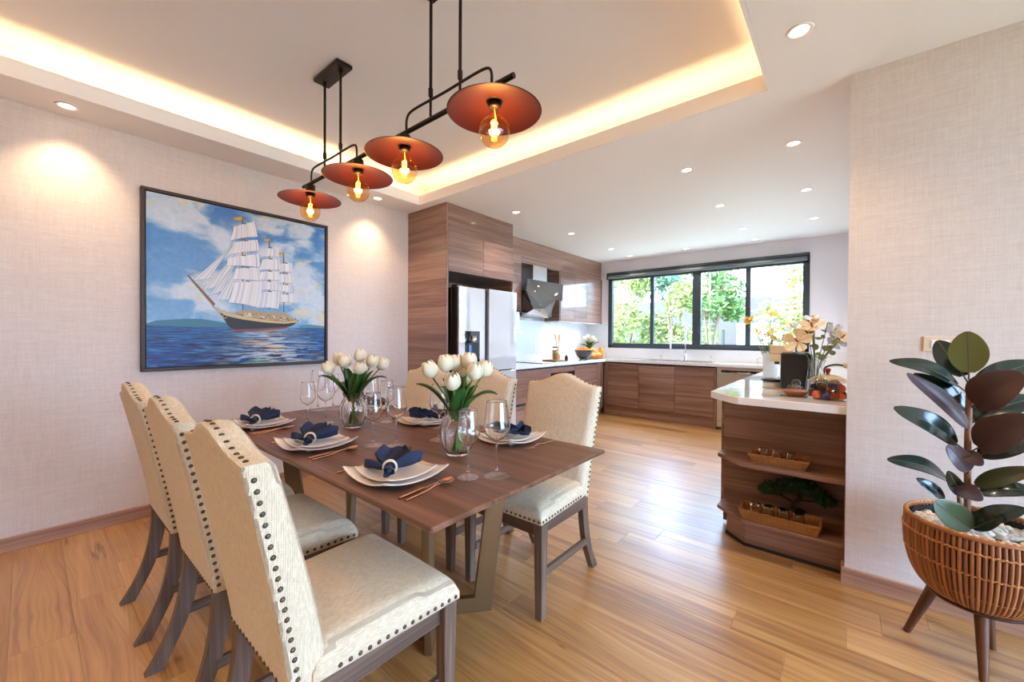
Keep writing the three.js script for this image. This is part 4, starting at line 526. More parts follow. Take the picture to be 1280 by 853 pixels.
SEAT.forEach(([w, x, z, a], i) => {
  const P = (dx, dz) => [x + Math.cos(a) * dx, 0, z + Math.cos(a) * dz], put = (o, dx, y, dz, turn = 0) => { const p = P(dx, dz); o.position.set(p[0], y, p[2]); o.rotation.y = a + turn; return o; };
  put(tag(mesh('dinner_plate', plateBig, porcelain), 'large square ivory plate at ' + w, 'plate', 'large square plates'), 0, TT, 0);
  put(tag(mesh('salad_plate', plateSmall, porcelain), 'smaller square ivory plate stacked at ' + w, 'plate', 'small square plates'), 0, TT + 0.0105, 0);
  put(tag(mesh('napkin', napkinG, navy), 'folded navy napkin at ' + w, 'napkin', 'navy napkins'), 0.005, TT + 0.0425, 0.03, 0.85);
  put(tag(mesh('napkin_ring', ringG, ringM), 'pearly napkin ring at ' + w, 'napkin ring', 'napkin rings'), 0.005, TT + 0.0425, 0.03, 0.85);
  const cut = (nm, fn, o0, dx, dz, tn) => { let o; const lab = `copper ${nm} at ${w}`; if (!o0) { o = thing('copper_' + nm, lab, nm, [0, 0, 0], 0, 'copper ' + nm + 's'); fn(o); } else { o = dup(o0, [0, 0, 0], 0, lab); } put(o, dx, TT, dz, tn); return o0 || o; };
  spoon0 = cut('spoon', spoonParts, spoon0, 0.212, 0.01, 0.12); knife0 = cut('knife', knifeParts, knife0, 0.183, 0.012, 0.1); fork0 = cut('fork', forkParts, fork0, -0.19, 0.02, -0.03);
});
function glassParts(t, H, s) {
  const o = new THREE.SplineCurve([[0.004, 0.463 * H], [0.012 * s, 0.475 * H], [0.036 * s, 0.535 * H], [0.0495 * s, 0.63 * H], [0.049 * s, 0.7 * H], [0.044 * s, 0.85 * H], [0.0385 * s, H]].map((p) => new THREE.Vector2(...p))).getPoints(36).map((p) => [p.x, p.y]); mesh('bowl', lathe([...o, ...o.slice().reverse().map(([r, y], i) => [Math.max(0.0005, r - 0.0012), y + (i ? 0.001 : -0.0003)]), [0.0005, 0.465 * H]], 44), solidGlass, t);
  mesh('foot', latheS([[0.0005, 0], [0.043 * s, 0], [0.0435 * s, 0.002], [0.03 * s, 0.006], [0.012, 0.014], [0.006, 0.022], [0.0005, 0.023]], 32, 40), thinGlass, t); mesh('stem', latheS([[0.0005, 0.0225], [0.007, 0.0225], [0.0048, 0.04], [0.0036, 0.2 * H], [0.0036, 0.38 * H], [0.0055, 0.445 * H], [0.0045, 0.46 * H], [0.0005, 0.461 * H]], 24, 50), solidGlass, t);
}
const G = [['small', -1.078, -1.046, 2], ['large', -1.007, -1.126, 2], ['small', -1.736, -1.056, 1], ['large', -1.645, -1.123, 1], ['small', -2.434, -1.055, 0], ['large', -2.401, -1.146, 0], ['large', -2.864, -1.311, 3], ['small', -2.808, -1.391, 3], ['large', -2.233, -1.341, 4], ['small', -2.158, -1.406, 4], ['large', -1.582, -1.332, 5], ['small', -1.51, -1.405, 5]], g0 = {};
for (const [k, x, z, s] of G) { const lab = `${k === 'large' ? 'tall' : 'shorter'} empty wine glass at ${SEAT[s][0]}`; if (!g0[k]) { g0[k] = thing('wine_glass', lab, 'wine glass', [x, TT, z], 0, 'wine glasses on the table'); glassParts(g0[k], k === 'large' ? 0.282 : 0.252, k === 'large' ? 1 : 0.87); } else dup(g0[k], [x, TT, z], 0, lab); }

// tulips in ribbed glass vases
const petalM = std({ color: 0xfaf2d2, roughness: 0.55, transmission: 0.25, thickness: 0, name: 'ivory_petal' }), stemM = std({ color: 0x5f8a3c, roughness: 0.5, name: 'tulip_stem' }), leafM = std({ color: 0x2f5a22, roughness: 0.42, name: 'tulip_leaf' }), yolk = std({ color: 0xe6c33c, roughness: 0.6 });
const tulipG = (() => { const p = []; for (let k = 0; k < 6; k++) { const th = k * PI / 3, R = k % 2 ? 0.0325 : 0.0285; p.push(shell((u, v) => { const prof = Math.pow(Math.sin(PI * Math.min(0.995, 0.06 + 0.76 * Math.pow(v, 0.75))), 0.8), r = R * prof * (1 - 0.1 * (2 * u - 1) ** 2), w = 1.75 * (1 - 0.8 * Math.pow(v, 4)), a = th + (u - 0.5) * w; return V(r * Math.cos(a), 0.068 * v, r * Math.sin(a)); }, 6, 9, 0.0014)); } return merge(p); })();
const yolkG = at(new THREE.SphereGeometry(0.012, 10, 8), 0, 0.03, 0);
const CR = V(0.769, 0, -0.639), CT = V(0.639, 0, 0.769);                 // across and towards the open side of the room
function blade(a, b, c, w) { const q = new THREE.QuadraticBezierCurve3(a, b, c); return shell((u, v) => { const p = q.getPoint(v), t = q.getTangent(v), s = t.clone().cross(V(0, 1, 0)).normalize(); if (s.length() < 0.5) s.set(1, 0, 0); const n = s.clone().cross(t), k = u * 2 - 1, ww = w * Math.pow(Math.sin(PI * Math.min(0.985, 0.1 + v * 0.88)), 0.7); return p.addScaledVector(s, k * ww).addScaledVector(n, 0.35 * ww * k * k); }, 6, 14, 0.0014); }
function bouquet(base, heads, leaves, sc, where) {
  heads.forEach(([dx, y, dt], i) => {
    const H = CR.clone().multiplyScalar(dx).addScaledVector(CT, dt).add(V(0, y - base[1], 0)), foot = CR.clone().multiplyScalar(-dx * 0.22 * sc).addScaledVector(CT, -dt * 0.2).add(V(0, 0.014, 0)), neck = CR.clone().multiplyScalar(dx * 0.2).addScaledVector(CT, dt * 0.2).add(V(0, 0.2 * sc, 0));
    const t = thing('tulip', `ivory tulip in the glass vase ${where}`, 'tulip', base, 0, 'tulips ' + where), c = new THREE.CatmullRomCurve3([foot, neck, H.clone().add(V(0, -0.03, 0))]);
    mesh('stem', new THREE.TubeGeometry(c, 24, 0.0038, 7), stemM, t);
    const b = mesh('blossom', tulipG, petalM, t), d = c.getTangent(1); b.scale.setScalar(1.12); b.position.copy(H).add(V(0, -0.033, 0)); b.quaternion.setFromUnitVectors(V(0, 1, 0), d.lerp(V(0, 1, 0), 0.35).normalize()); mesh('pistil', yolkG, yolk, b);
    const l = leaves[i]; if (l) { const tip = CR.clone().multiplyScalar(l[0]).addScaledVector(CT, l[2]).add(V(0, l[1] - base[1], 0)); mesh('leaf', blade(neck.clone().add(V(0, -0.05, 0)), neck.clone().lerp(tip, 0.45).add(V(0, l[3] ?? 0.07, 0)), tip, (l[4] ?? 0.022) * 1.6), leafM, t); }
  });
}
function glassVase(x, y, z, s, label, group) {
  const t = thing('glass_vase', label, 'vase', [x, y, z], 0, group), rib = (pts, amp) => { const g = latheS(pts, 72, 48), p = g.attributes.position; for (let i = 0; i < p.count; i++) { const a = Math.atan2(p.getZ(i), p.getX(i)), h = p.getY(i), m = 1 + amp * Math.cos(a * 12 + h * 22) * smoothstep(h, 0.01, 0.04) * (1 - smoothstep(h, 0.15, 0.19)); p.setX(i, p.getX(i) * m); p.setZ(i, p.getZ(i) * m); } g.computeVertexNormals(); return g.scale(s, s, s); };
  mesh('glass', rib([[0.0005, 0], [0.042, 0], [0.05, 0.008], [0.07, 0.055], [0.0785, 0.1], [0.067, 0.145], [0.053, 0.172], [0.057, 0.195], [0.061, 0.204], [0.059, 0.205], [0.052, 0.19], [0.049, 0.172], [0.063, 0.143], [0.0735, 0.1], [0.066, 0.058], [0.045, 0.014], [0.0005, 0.011]], 0.05), solidGlass, t);
}
glassVase(-1.33, TT, -1.225, 1, 'ribbed glass vase of tulips nearer the peninsula end', 'tulip vases on the table');
bouquet([-1.33, TT, -1.225], [[-0.107, 1.135, 0.03], [-0.05, 1.16, 0], [-0.012, 1.158, -0.03], [0.042, 1.168, -0.02], [-0.01, 1.09, 0.075], [0.07, 1.13, 0.045], [0.106, 1.138, 0], [0.02, 1.11, -0.09]], [[-0.175, 1.075, 0.04, 0.05, 0.024], [-0.06, 1.1, 0.04, 0.02, 0.022], [0.01, 1.1, -0.08], [0.176, 1.03, 0.03, 0.07, 0.024], [0.03, 1.06, 0.07, 0.02], [0.06, 1.08, 0.0, 0.02], [0.085, 1.06, -0.05, 0.03], [-0.09, 1.05, -0.08, 0.04]], 1, 'nearer the peninsula end');
glassVase(-2.182, TT, -1.2, 0.97, 'ribbed glass vase of tulips nearer the painting wall', 'tulip vases on the table');
bouquet([-2.182, TT, -1.2], [[-0.118, 1.1, 0.02], [-0.084, 1.145, -0.02], [-0.032, 1.136, 0.03], [0.03, 1.166, -0.01], [0.053, 1.105, 0.06], [0.1, 1.138, 0.01], [0.139, 1.122, -0.03], [0.01, 1.12, -0.08]], [[-0.185, 1.055, 0.03, 0.06, 0.022], [-0.06, 1.1, -0.02, 0.02], [-0.02, 1.1, 0.03, 0.02], [0.09, 1.11, 0.05, 0.0], [0.03, 1.08, 0.03, 0.02], [0.198, 1.045, 0.02, 0.08, 0.02], [0.1, 1.08, -0.05, 0.03], [-0.12, 1.0, -0.06, 0.05]], 0.97, 'nearer the painting wall');
{ const B = [-3.6, TOP + 0.001, -6.52], t = thing('glass_vase', 'small trumpet glass vase of white flowers behind the papayas', 'vase', B); mesh('glass', latheS([[0.0005, 0], [0.04, 0], [0.035, 0.01], [0.022, 0.06], [0.03, 0.14], [0.055, 0.21]], 28, 30), thinGlass, t);
  bouquet(B, [[-0.08, 1.27, 0.02], [-0.02, 1.3, 0], [0.05, 1.28, 0.03], [0.02, 1.24, -0.03], [0.09, 1.24, 0]], [[-0.16, 1.16, 0, 0.03, 0.03], [-0.07, 1.22, 0.03, 0.02, 0.03], [0.12, 1.23, 0, 0.02, 0.03], [0.03, 1.2, 0.04, 0.02, 0.035], [0.18, 1.2, 0.03, 0.04, 0.03]], 1, 'behind the papayas'); }

// ------------------------------------------------------------------ peninsula with open end shelves
const flat = (pts, y0, y1, bevel = 0.0015, grain = 'x') => { const g = plate(pts.map(([x, z]) => [x, -z]), y1 - y0, bevel); g.rotateX(-PI / 2); g.translate(0, (y0 + y1) / 2, 0); return grainUV(g, grain, R0() * 20, R0() * 20); };
const XP = 0.014;
{
  const t = thing('peninsula_cabinet', 'walnut peninsula end with two open chamfered shelves beside plain wall', 'cabinet', [0, 0, 0]);
  W_('back_panel', -0.655, XP - 0.019, 0.02, TOP - 0.047, -3.12, -3.1, t, walnutSatin, 'x'); W_('side_panel', XP - 0.018, XP, 0.02, TOP - 0.047, -3.12, -2.805, t, walnutSatin, 'y');
  for (const y of [0.515, 0.168]) mesh('shelf', flat([[XP - 0.018, -3.1], [XP - 0.018, -2.812], [-0.495, -2.812], [-0.662, -2.965], [-0.662, -3.1]], y - 0.024, y), walnutSatin, t);
  mesh('base', flat([[XP, -3.1], [XP, -2.838], [-0.478, -2.838], [-0.6, -2.945], [-0.6, -3.1]], 0.018, 0.144), walnutSatin, t); mesh('kick_strip', flat([[XP, -3.1], [XP, -2.832], [-0.481, -2.832], [-0.606, -2.942], [-0.606, -3.1]], 0, 0.018, 0.001), recess, t);
  W_('carcass', -0.655, XK - 0.001, 0.1, TOP - 0.047, -6.2, -3.121, t, walnutSatin, 'z'); W_('plinth', -0.6, XK - 0.001, 0, 0.1, -6.2, -3.121, t, walnutSatin, 'z');
  for (let k = 0; k < 4; k++) W_('door', -0.676, -0.656, 0.105, 0.858, -3.125 - (k + 1) * 0.7 + 0.002, -3.125 - k * 0.7 - 0.002, t, walnut, 'z');
}
tag(mesh('marble_worktop', flat([[XP, -2.772], [-0.508, -2.772], [-0.54, -2.785], [-0.71, -2.972], [-0.71, ZW + 0.017], [XK, ZW + 0.017], [XK, -2.871], [XP, -2.871]], TOP - 0.046, TOP, 0.003, 'z'), marble), 'cream marble worktop with chamfered corner on the peninsula', 'worktop');
// baskets, cups, bonsai
const wickerM = std({ color: 0xb57a3e, roughness: 0.6, name: 'wicker' }), wickerD = std({ color: 0x9c642f, roughness: 0.6, name: 'wicker_rim' });
function basket(cx, y, cz, w, d, h, label) {
  const t = thing('wicker_basket', label, 'basket', [cx, y, cz]), rings = [], N = 120, per = (k, n, off) => { const a = k / n * 4, s = Math.floor(a) % 4, f = a - Math.floor(a), W = (w / 2) + off, D = (d / 2) + off; return [[lerp(-W, W, f), -D], [W, lerp(-D, D, f)], [lerp(W, -W, f), D], [-W, lerp(D, -D, f)]][s]; };
  const n = Math.round(h / 0.0075);
  for (let i = 0; i < n; i++) { const pts = []; for (let k = 0; k < N; k++) { const [x, z] = per(k, N, i / n * 0.018 + (((k + i) % 2) ? 0.0016 : -0.0016)); pts.push(V(x, 0.004 + i * 0.0075, z)); } rings.push(tube(pts, 0.0036, N * 2, 5, true)); }
  mesh('weave', merge(rings), wickerM, t); const st = []; for (let k = 0; k < 56; k++) { const [a, b] = per(k, 56, -0.001), [c, e] = per(k, 56, 0.017); st.push(rod(V(a, 0, b), V(c, h, e), 0.0024, 0.0024, 5)); } mesh('stakes', merge(st), wickerD, t);
  for (const o of [0.002, -0.004]) { const pts = []; for (let k = 0; k < 96; k++) { const [x, z] = per(k, 96, 0.018); pts.push(V(x, h + o + (k % 2) * 0.002, z)); } mesh('rim', tube(pts, 0.0045, 192, 6, true), wickerD, t); }
  mesh('base', bx(-w / 2, w / 2, 0.0005, 0.006, -d / 2, d / 2, 'x', 0.002), wickerD, t);
}
basket(-0.315, 0.516, -2.93, 0.265, 0.115, 0.05, 'small shallow wicker basket of glasses on the upper shelf'); basket(-0.305, 0.169, -2.89, 0.365, 0.13, 0.058, 'long shallow wicker basket of glasses on the lower shelf');
const cupG = latheS([[0.0005, 0.05], [0.024, 0.05], [0.027, 0.046], [0.03, 0.02], [0.031, 0.0], [0.0285, 0.0], [0.0275, 0.02], [0.024, 0.043], [0.0005, 0.044]], 24, 30), cupM = std({ color: 0xf4f4f2, transmission: 1, thickness: 0, roughness: 0.02, ior: 1.5, name: 'cup_glass' });
for (const [x, y, z, up] of [[-0.395, 0.525, -2.93, 1], [-0.325, 0.525, -2.935, 1], [-0.25, 0.525, -2.925, 1], [-0.43, 0.178, -2.89, 0], [-0.36, 0.178, -2.89, 0], [-0.285, 0.178, -2.89, 0], [-0.21, 0.178, -2.885, 0]]) { const t = thing('glass_cup', up ? 'upturned glass cup in the basket on upper shelf' : 'upturned glass cup in the basket on lower shelf', 'cup', [x, y, z], 0, up ? 'cups in upper basket' : 'cups in lower basket'); mesh('cup_body', up ? cupG.clone().scale(1, 1.5, 1) : cupG.clone().scale(1.08, 1.7, 1.08), solidGlass, t); mesh('cup_handle', tube([V(0.028, 0.012, 0), V(0.046, 0.015, 0), V(0.046, 0.038, 0), V(0.026, 0.042, 0)].map((p) => p.applyAxisAngle(V(0, 1, 0), x * 40)), 0.0035, 16, 6), cupM, t); }
{
  const t = thing('bonsai_tree', 'small dark green bonsai behind the lower shelf basket', 'bonsai', [-0.23, 0.169, -3.035]), r = rng(17), bark = std({ color: 0x40322a, roughness: 0.85 });
  mesh('pot', latheS([[0.0005, 0], [0.04, 0], [0.046, 0.02], [0.048, 0.05], [0.044, 0.052], [0.0005, 0.045]], 28, 24), blackPlastic, t);
  mesh('trunk', merge([tube([V(0, 0.04, 0), V(-0.02, 0.09, 0.01), V(0.015, 0.13, 0), V(0, 0.18, 0.01)], 0.011, 24, 8), tube([V(0.01, 0.12, 0), V(0.07, 0.13, 0.01), V(0.13, 0.15, 0)], 0.006, 16, 6), tube([V(-0.01, 0.1, 0), V(-0.08, 0.13, 0.01), V(-0.13, 0.16, 0)], 0.006, 16, 6)]), bark, t);
  const lg = shell((u, v) => V((u - 0.5) * 0.008 * Math.sin(PI * (0.1 + 0.85 * v)), 0.002 * Math.sin(v * 2), v * 0.012), 2, 3, 0.0006), n = 2600, im = new THREE.InstancedMesh(lg, std({ color: 0x2a5220, roughness: 0.6, name: 'bonsai_leaf' }), n); im.name = 'foliage'; im.userData.kind = 'stuff'; im.castShadow = im.receiveShadow = true; const m = I4(), q = new THREE.Quaternion();
  const B = [[-0.12, 0.165, 0.0, 0.075], [-0.05, 0.2, 0.01, 0.075], [0.03, 0.215, 0, 0.075], [0.09, 0.185, 0.01, 0.07], [0.14, 0.145, 0.0, 0.06], [-0.155, 0.145, 0.005, 0.05], [0.0, 0.19, -0.02, 0.08]];
  for (let i = 0; i < n; i++) { const b = B[i % 7], a = r() * 6.28, c = Math.acos(2 * r() - 1), k = Math.pow(r(), 0.4) * b[3]; q.setFromEuler(new THREE.Euler(r() * 6, r() * 6, r() * 6)); m.compose(V(b[0] + k * Math.sin(c) * Math.cos(a), b[1] + k * 0.5 * Math.cos(c), clamp(b[2] + k * Math.sin(c) * Math.sin(a), -0.05, 0.09)), q, V(1, 1, 1).multiplyScalar(0.7 + r() * 0.8)); im.setMatrixAt(i, m); const cl = new THREE.Color().setRGB(0.6 + r() * 0.5, 0.7 + r() * 0.5, 0.5 + r() * 0.4); im.setColorAt(i, cl); }
  t.add(im);
}
// things on the peninsula
{ // jar of coffee capsules
  const P = [-0.088, TOP + 0.001, -3.04], t = thing('capsule_jar', 'round glass jar of coloured coffee capsules with domed lid', 'jar', P);
  mesh('glass', latheS([[0.0005, 0.001], [0.085, 0.001], [0.099, 0.012], [0.101, 0.05], [0.097, 0.098], [0.094, 0.103]], 48, 30), thinGlass, t);
  mesh('lid', latheS([[0.099, 0.102], [0.096, 0.112], [0.07, 0.132], [0.03, 0.144], [0.012, 0.147]], 48, 20), std({ color: 0xead9b8, transmission: 0.85, thickness: 0, roughness: 0.05, name: 'lid_glass' }), t); mesh('knob', latheS([[0.012, 0.146], [0.009, 0.155], [0.014, 0.165], [0.013, 0.18], [0.0005, 0.184]], 20, 16), std({ color: 0x8a2c22, roughness: 0.3 }), t); mesh('lid_band', new THREE.TorusGeometry(0.098, 0.003, 8, 48).rotateX(PI / 2).translate(0, 0.104, 0), thinGlass, t);
  const cg = merge([latheS([[0.0005, 0.028], [0.009, 0.027], [0.0135, 0.02], [0.0165, 0.002], [0.0195, 0.0], [0.0195, -0.0015], [0.0005, -0.0015]], 20, 20)]).scale(1.25, 1.25, 1.25), cols = [['orange', 0xd8642a], ['violet', 0x3b2f5c], ['teal', 0x1f8c9c], ['dark brown', 0x4a3024], ['black', 0x2a2a30], ['maroon', 0x6c2a35]], r = rng(21), cm = cols.map(([n, c]) => std({ color: c, roughness: 0.35, metalness: 0.55, name: 'capsule_foil' }));
  let i = 0; for (const [n, rr, y] of [[8, 0.068, 0.026], [3, 0.026, 0.026], [7, 0.062, 0.066], [2, 0.02, 0.066], [4, 0.04, 0.09]]) for (let k = 0; k < n; k++, i++) { const c = [0, 1, 0, 3, 4, 2, 5, 3][i % 8], a = k / n * 6.283 + y * 30, o = tag(mesh('coffee_capsule', cg, cm[c]), cols[c][0] + ' coffee capsule in the round glass jar', 'capsule', 'coffee capsules in the jar'); o.position.set(P[0] + rr * Math.cos(a), P[1] + y, P[2] + rr * Math.sin(a)); o.rotation.set(r() * 6, r() * 6, r() * 6); }
}
{ // leaf shaped dish with glass balls
  const P = [-0.245, TOP + 0.001, -3.06], t = thing('wooden_dish', 'small brown wooden dish holding glass globes beside capsule jar', 'dish', P); mesh('dish_body', latheS([[0.0005, 0], [0.035, 0], [0.06, 0.018], [0.078, 0.032], [0.076, 0.035], [0.055, 0.022], [0.0005, 0.008]], 36, 30), std({ color: 0x9c5a30, roughness: 0.4, name: 'teak' }), t); mesh('dish_handle', rod(V(-0.07, 0.03, -0.02), V(-0.12, 0.036, -0.04), 0.006, 0.004), std({ color: 0xa8663a, roughness: 0.4 }), t);
  for (const [x, y, z] of [[0.022, 0.042, 0.005], [-0.022, 0.044, 0.012], [0.0, 0.046, -0.036], [0.002, 0.08, -0.008]]) { const o = tag(mesh('glass_globe', new THREE.SphereGeometry(0.024, 24, 16), thinGlass), 'clear glass globe in the brown wooden dish', 'globe', 'glass globes in the dish'); o.position.set(P[0] + x, P[1] + y, P[2] + z); }
}
{ // capsule coffee machine, its head towards the kitchen aisle
  const t = thing('coffee_machine', 'black capsule coffee machine with cream coloured brew head', 'coffee machine', [-0.29, TOP + 0.001, -3.47]), cream = std({ color: 0xe3d3b2, roughness: 0.35, name: 'cream_plastic' });
  W_('body', -0.07, 0.1, 0, 0.262, -0.115, 0.1, t, blackPlastic, 'y', 0.012); W_('brew_head', -0.135, 0.0, 0.194, 0.248, -0.09, 0.09, t, cream, 'x', 0.004); W_('lid', -0.135, 0.0, 0.2495, 0.312, -0.09, 0.09, t, cream, 'x', 0.004); W_('spout', -0.115, -0.085, 0.172, 0.198, -0.018, 0.018, t, blackPlastic, 'y', 0.004);
  mesh('drip_tray', at(lathe([[0, 0], [0.058, 0], [0.062, 0.008], [0.06, 0.05], [0.0, 0.05]], 32), -0.13, 0, 0), std({ color: 0xd9d9d6, roughness: 0.1, metalness: 0.4 }), t); mesh('drip_grid', at(lathe([[0, 0.05], [0.066, 0.05], [0.067, 0.062], [0.06, 0.066], [0, 0.062]], 32), -0.13, 0, 0), blackPlastic, t); W_('water_tank', 0.1, 0.135, 0.01, 0.25, -0.09, 0.085, t, std({ color: 0xe8eef2, transmission: 0.9, thickness: 0, roughness: 0.05 }), 'y', 0.006);
}
{ const t = thing('power_plug', 'beige plug with black cable behind the capsule jar', 'plug', [XK, 1.105, -3.5]); mesh('plug_body', rod(V(-0.001, 0, 0), V(-0.05, 0, 0), 0.02, 0.017, 16), std({ color: 0xd9b98c, roughness: 0.4 }), t); mesh('cable', tube([V(-0.05, 0, 0), V(-0.1, 0.002, 0.0), V(-0.145, -0.02, 0.01), V(-0.155, -0.08, 0.01), V(-0.19, -0.13, 0.02)], 0.006, 30, 8), blackPlastic, t); }
// flowers
const creamP = std({ color: 0xf8e6c0, roughness: 0.6, transmission: 0.2, thickness: 0, name: 'cream_petal' }), whiteP = std({ color: 0xdfe4f2, roughness: 0.6, transmission: 0.2, thickness: 0, name: 'pale_petal' }), yellowP = std({ color: 0xe6b526, roughness: 0.6, name: 'yellow_petal' }), eucM = std({ color: 0x7d9258, roughness: 0.55, name: 'eucalyptus_leaf' }), twig = std({ color: 0x6f7f45, roughness: 0.6 });
const bloomG = (() => { const p = []; for (let k = 0; k < 5; k++) { const th = k * 2 * PI / 5; p.push(shell((u, v) => { const w = 0.72 * Math.pow(Math.sin(PI * (0.08 + 0.8 * v)), 0.6), a = th + (u - 0.5) * 1.5 * w, r = 0.008 + v; return V(r * Math.cos(a), 0.32 * Math.pow(v, 1.6) + 0.05 * Math.sin(u * 9) * v, r * Math.sin(a)); }, 6, 7, 0.02)); } return merge(p); })();
const roundLeaf = shell((u, v) => { const w = Math.sqrt(Math.max(0, 0.25 - (v - 0.5) ** 2)) + 0.01; return V((u - 0.5) * 1.7 * w, 0.1 * Math.sin(PI * v), v); }, 5, 8, 0.02);
function spray(base, list, group) { for (const [kind, x, y, z, s, nx, ny, nz, label] of list) {
  const H = V(x - base[0], y - base[1], z - base[2]), t = thing(kind === 'euc' ? 'leaf_sprig' : 'flower_stem', label, kind === 'euc' ? 'leaf sprig' : 'flower', base, 0, group);
  mesh('stem', tube([V(0, 0.03, 0), V(H.x * 0.25, Math.min(H.y * 0.6, 0.19), H.z * 0.25), H.clone()], 0.0025, 20, 5), twig, t);
  if (kind === 'euc') { for (let k = 0; k < 5; k++) { const m = mesh('leaf', roundLeaf, eucM, t), f = 0.62 + 0.38 * k / 4; m.position.set(H.x * (f * f * 0.6 + f * 0.4), lerp(0.19, H.y, (f - 0.5) * 2), H.z * f); m.scale.setScalar(s * (0.75 + 0.25 * (k % 2))); m.rotation.set(0.4 + k * 0.9, k * 2.4 + nx * 3, 0.5 * (k % 2 ? 1 : -1)); } continue; }
  const m = mesh('blossom', bloomG, kind === 'cream' ? creamP : kind === 'white' ? whiteP : yellowP, t); m.position.copy(H); m.scale.setScalar(s * 1.25); m.quaternion.setFromUnitVectors(V(0, 1, 0), V(nx, ny, nz).normalize()); mesh('stamen', at(rod(V(0, 0, 0), V(0, 0.55, 0), 0.07, 0.1, 8), 0, 0, 0), kind === 'cream' ? std({ color: 0xb8512c, roughness: 0.6 }) : yolk, m);
} }
{
  const B = [-0.165, TOP + 0.001, -3.36], t = thing('glass_vase', 'clear fluted glass vase of cream flowers beside coffee machine', 'vase', B);
  const g = latheS([[0.0005, 0.001], [0.055, 0.001], [0.058, 0.02], [0.048, 0.12], [0.042, 0.17], [0.056, 0.215], [0.0545, 0.216], [0.0405, 0.17], [0.045, 0.12], [0.054, 0.02], [0.0005, 0.012]], 60, 48), p = g.attributes.position; for (let i = 0; i < p.count; i++) { const a = Math.atan2(p.getZ(i), p.getX(i)), m = 1 + 0.025 * Math.cos(a * 14) * smoothstep(p.getY(i), 0.01, 0.04); p.setX(i, p.getX(i) * m); p.setZ(i, p.getZ(i) * m); } g.computeVertexNormals(); mesh('glass', g, solidGlass, t);
  spray(B, [['cream', -0.245, 1.262, -3.2, 0.066, -0.25, 0.35, 0.9, 'open cream flower facing the room in the fluted vase'], ['cream', -0.18, 1.36, -3.3, 0.058, -0.1, 0.75, 0.6, 'topmost cream flower in the fluted vase'], ['cream', -0.2, 1.318, -3.28, 0.055, -0.4, 0.6, 0.6, 'half open cream flower in the fluted vase'], ['white', -0.18, 1.41, -3.38, 0.05, 0, 1, 0.3, 'pale bluish flower above the cream flowers'], ['white', -0.29, 1.36, -3.42, 0.045, -0.6, 0.7, 0.3, 'pale bluish flower beside the coffee machine head'], ['white', -0.07, 1.33, -3.4, 0.05, 0.4, 0.6, 0.6, 'pale bluish flower nearest the side wall'], ['white', -0.06, 1.27, -3.38, 0.05, 0.5, 0.3, 0.8, 'lower pale bluish flower nearest the side wall'], ['cream', -0.03, 1.29, -3.3, 0.04, 0.6, 0.6, 0.5, 'small cream flower reaching towards the side wall'], ['euc', -0.165, 1.33, -3.26, 0.045, 0.2, 0, 0, 'round leaved sprig in front of fluted vase'], ['euc', -0.06, 1.25, -3.25, 0.048, 0.9, 0, 0, 'round leaved sprig drooping over the capsule jar'], ['euc', -0.1, 1.39, -3.34, 0.042, 1.6, 0, 0, 'round leaved sprig rising above the flowers'], ['euc', -0.03, 1.33, -3.36, 0.035, 2.4, 0, 0, 'round leaved sprig by the side wall']], 'flowers in the fluted vase');
  const B2 = [-0.5, TOP + 0.001, -4.02], v = thing('ceramic_vase', 'pale blue white straight vase of yellow flowers', 'vase', B2); mesh('vase_body', latheS([[0.0005, 0], [0.05, 0], [0.052, 0.01], [0.054, 0.21], [0.05, 0.212], [0.048, 0.02], [0.0005, 0.015]], 36, 30), std({ color: 0xe4ecf0, roughness: 0.2, transmission: 0.25, thickness: 0, name: 'milk_glass' }), v);
  const r = rng(61), L = [['yellow', -0.5, 1.49, -4.0, 0.035, 0, 1, 0.3, 'tallest yellow flower in the pale vase'], ['yellow', -0.47, 1.475, -4.0, 0.03, 0.3, 1, 0.3, 'second tall yellow flower in the pale vase'], ['yellow', -0.68, 1.45, -4.0, 0.024, -0.5, 0.8, 0.4, 'outermost small yellow flower over the aisle'], ['yellow', -0.63, 1.455, -3.98, 0.024, -0.3, 0.8, 0.5, 'small yellow flower leaning over the aisle'], ['yellow', -0.655, 1.425, -3.98, 0.028, -0.4, 0.5, 0.8, 'small pale yellow flower leaning over the aisle'], ['yellow', -0.38, 1.4, -4.0, 0.025, 0.6, 0.8, 0.3, 'small yellow flower leaning to the wall side']];
  for (let k = 0; k < 16; k++) { const a = r() * 6.28, q = 0.03 + r() * 0.1; L.push(['yellow', -0.5 + q * Math.cos(a), 1.17 + r() * 0.2, -4.0 + q * Math.sin(a) * 0.8, 0.013 + r() * 0.012, Math.cos(a), 0.7, Math.sin(a), 'tiny yellow filler flower in the pale vase']); }
  for (let k = 0; k < 4; k++) { const a = k * 1.6; L.push(['euc', -0.5 + 0.1 * Math.cos(a), 1.32 + 0.04 * (k % 2), -4.0 + 0.08 * Math.sin(a), 0.02, a, 0, 0, 'small leafy sprig among the yellow flowers']); }
  spray(B2, L, 'flowers in the pale vase');
}

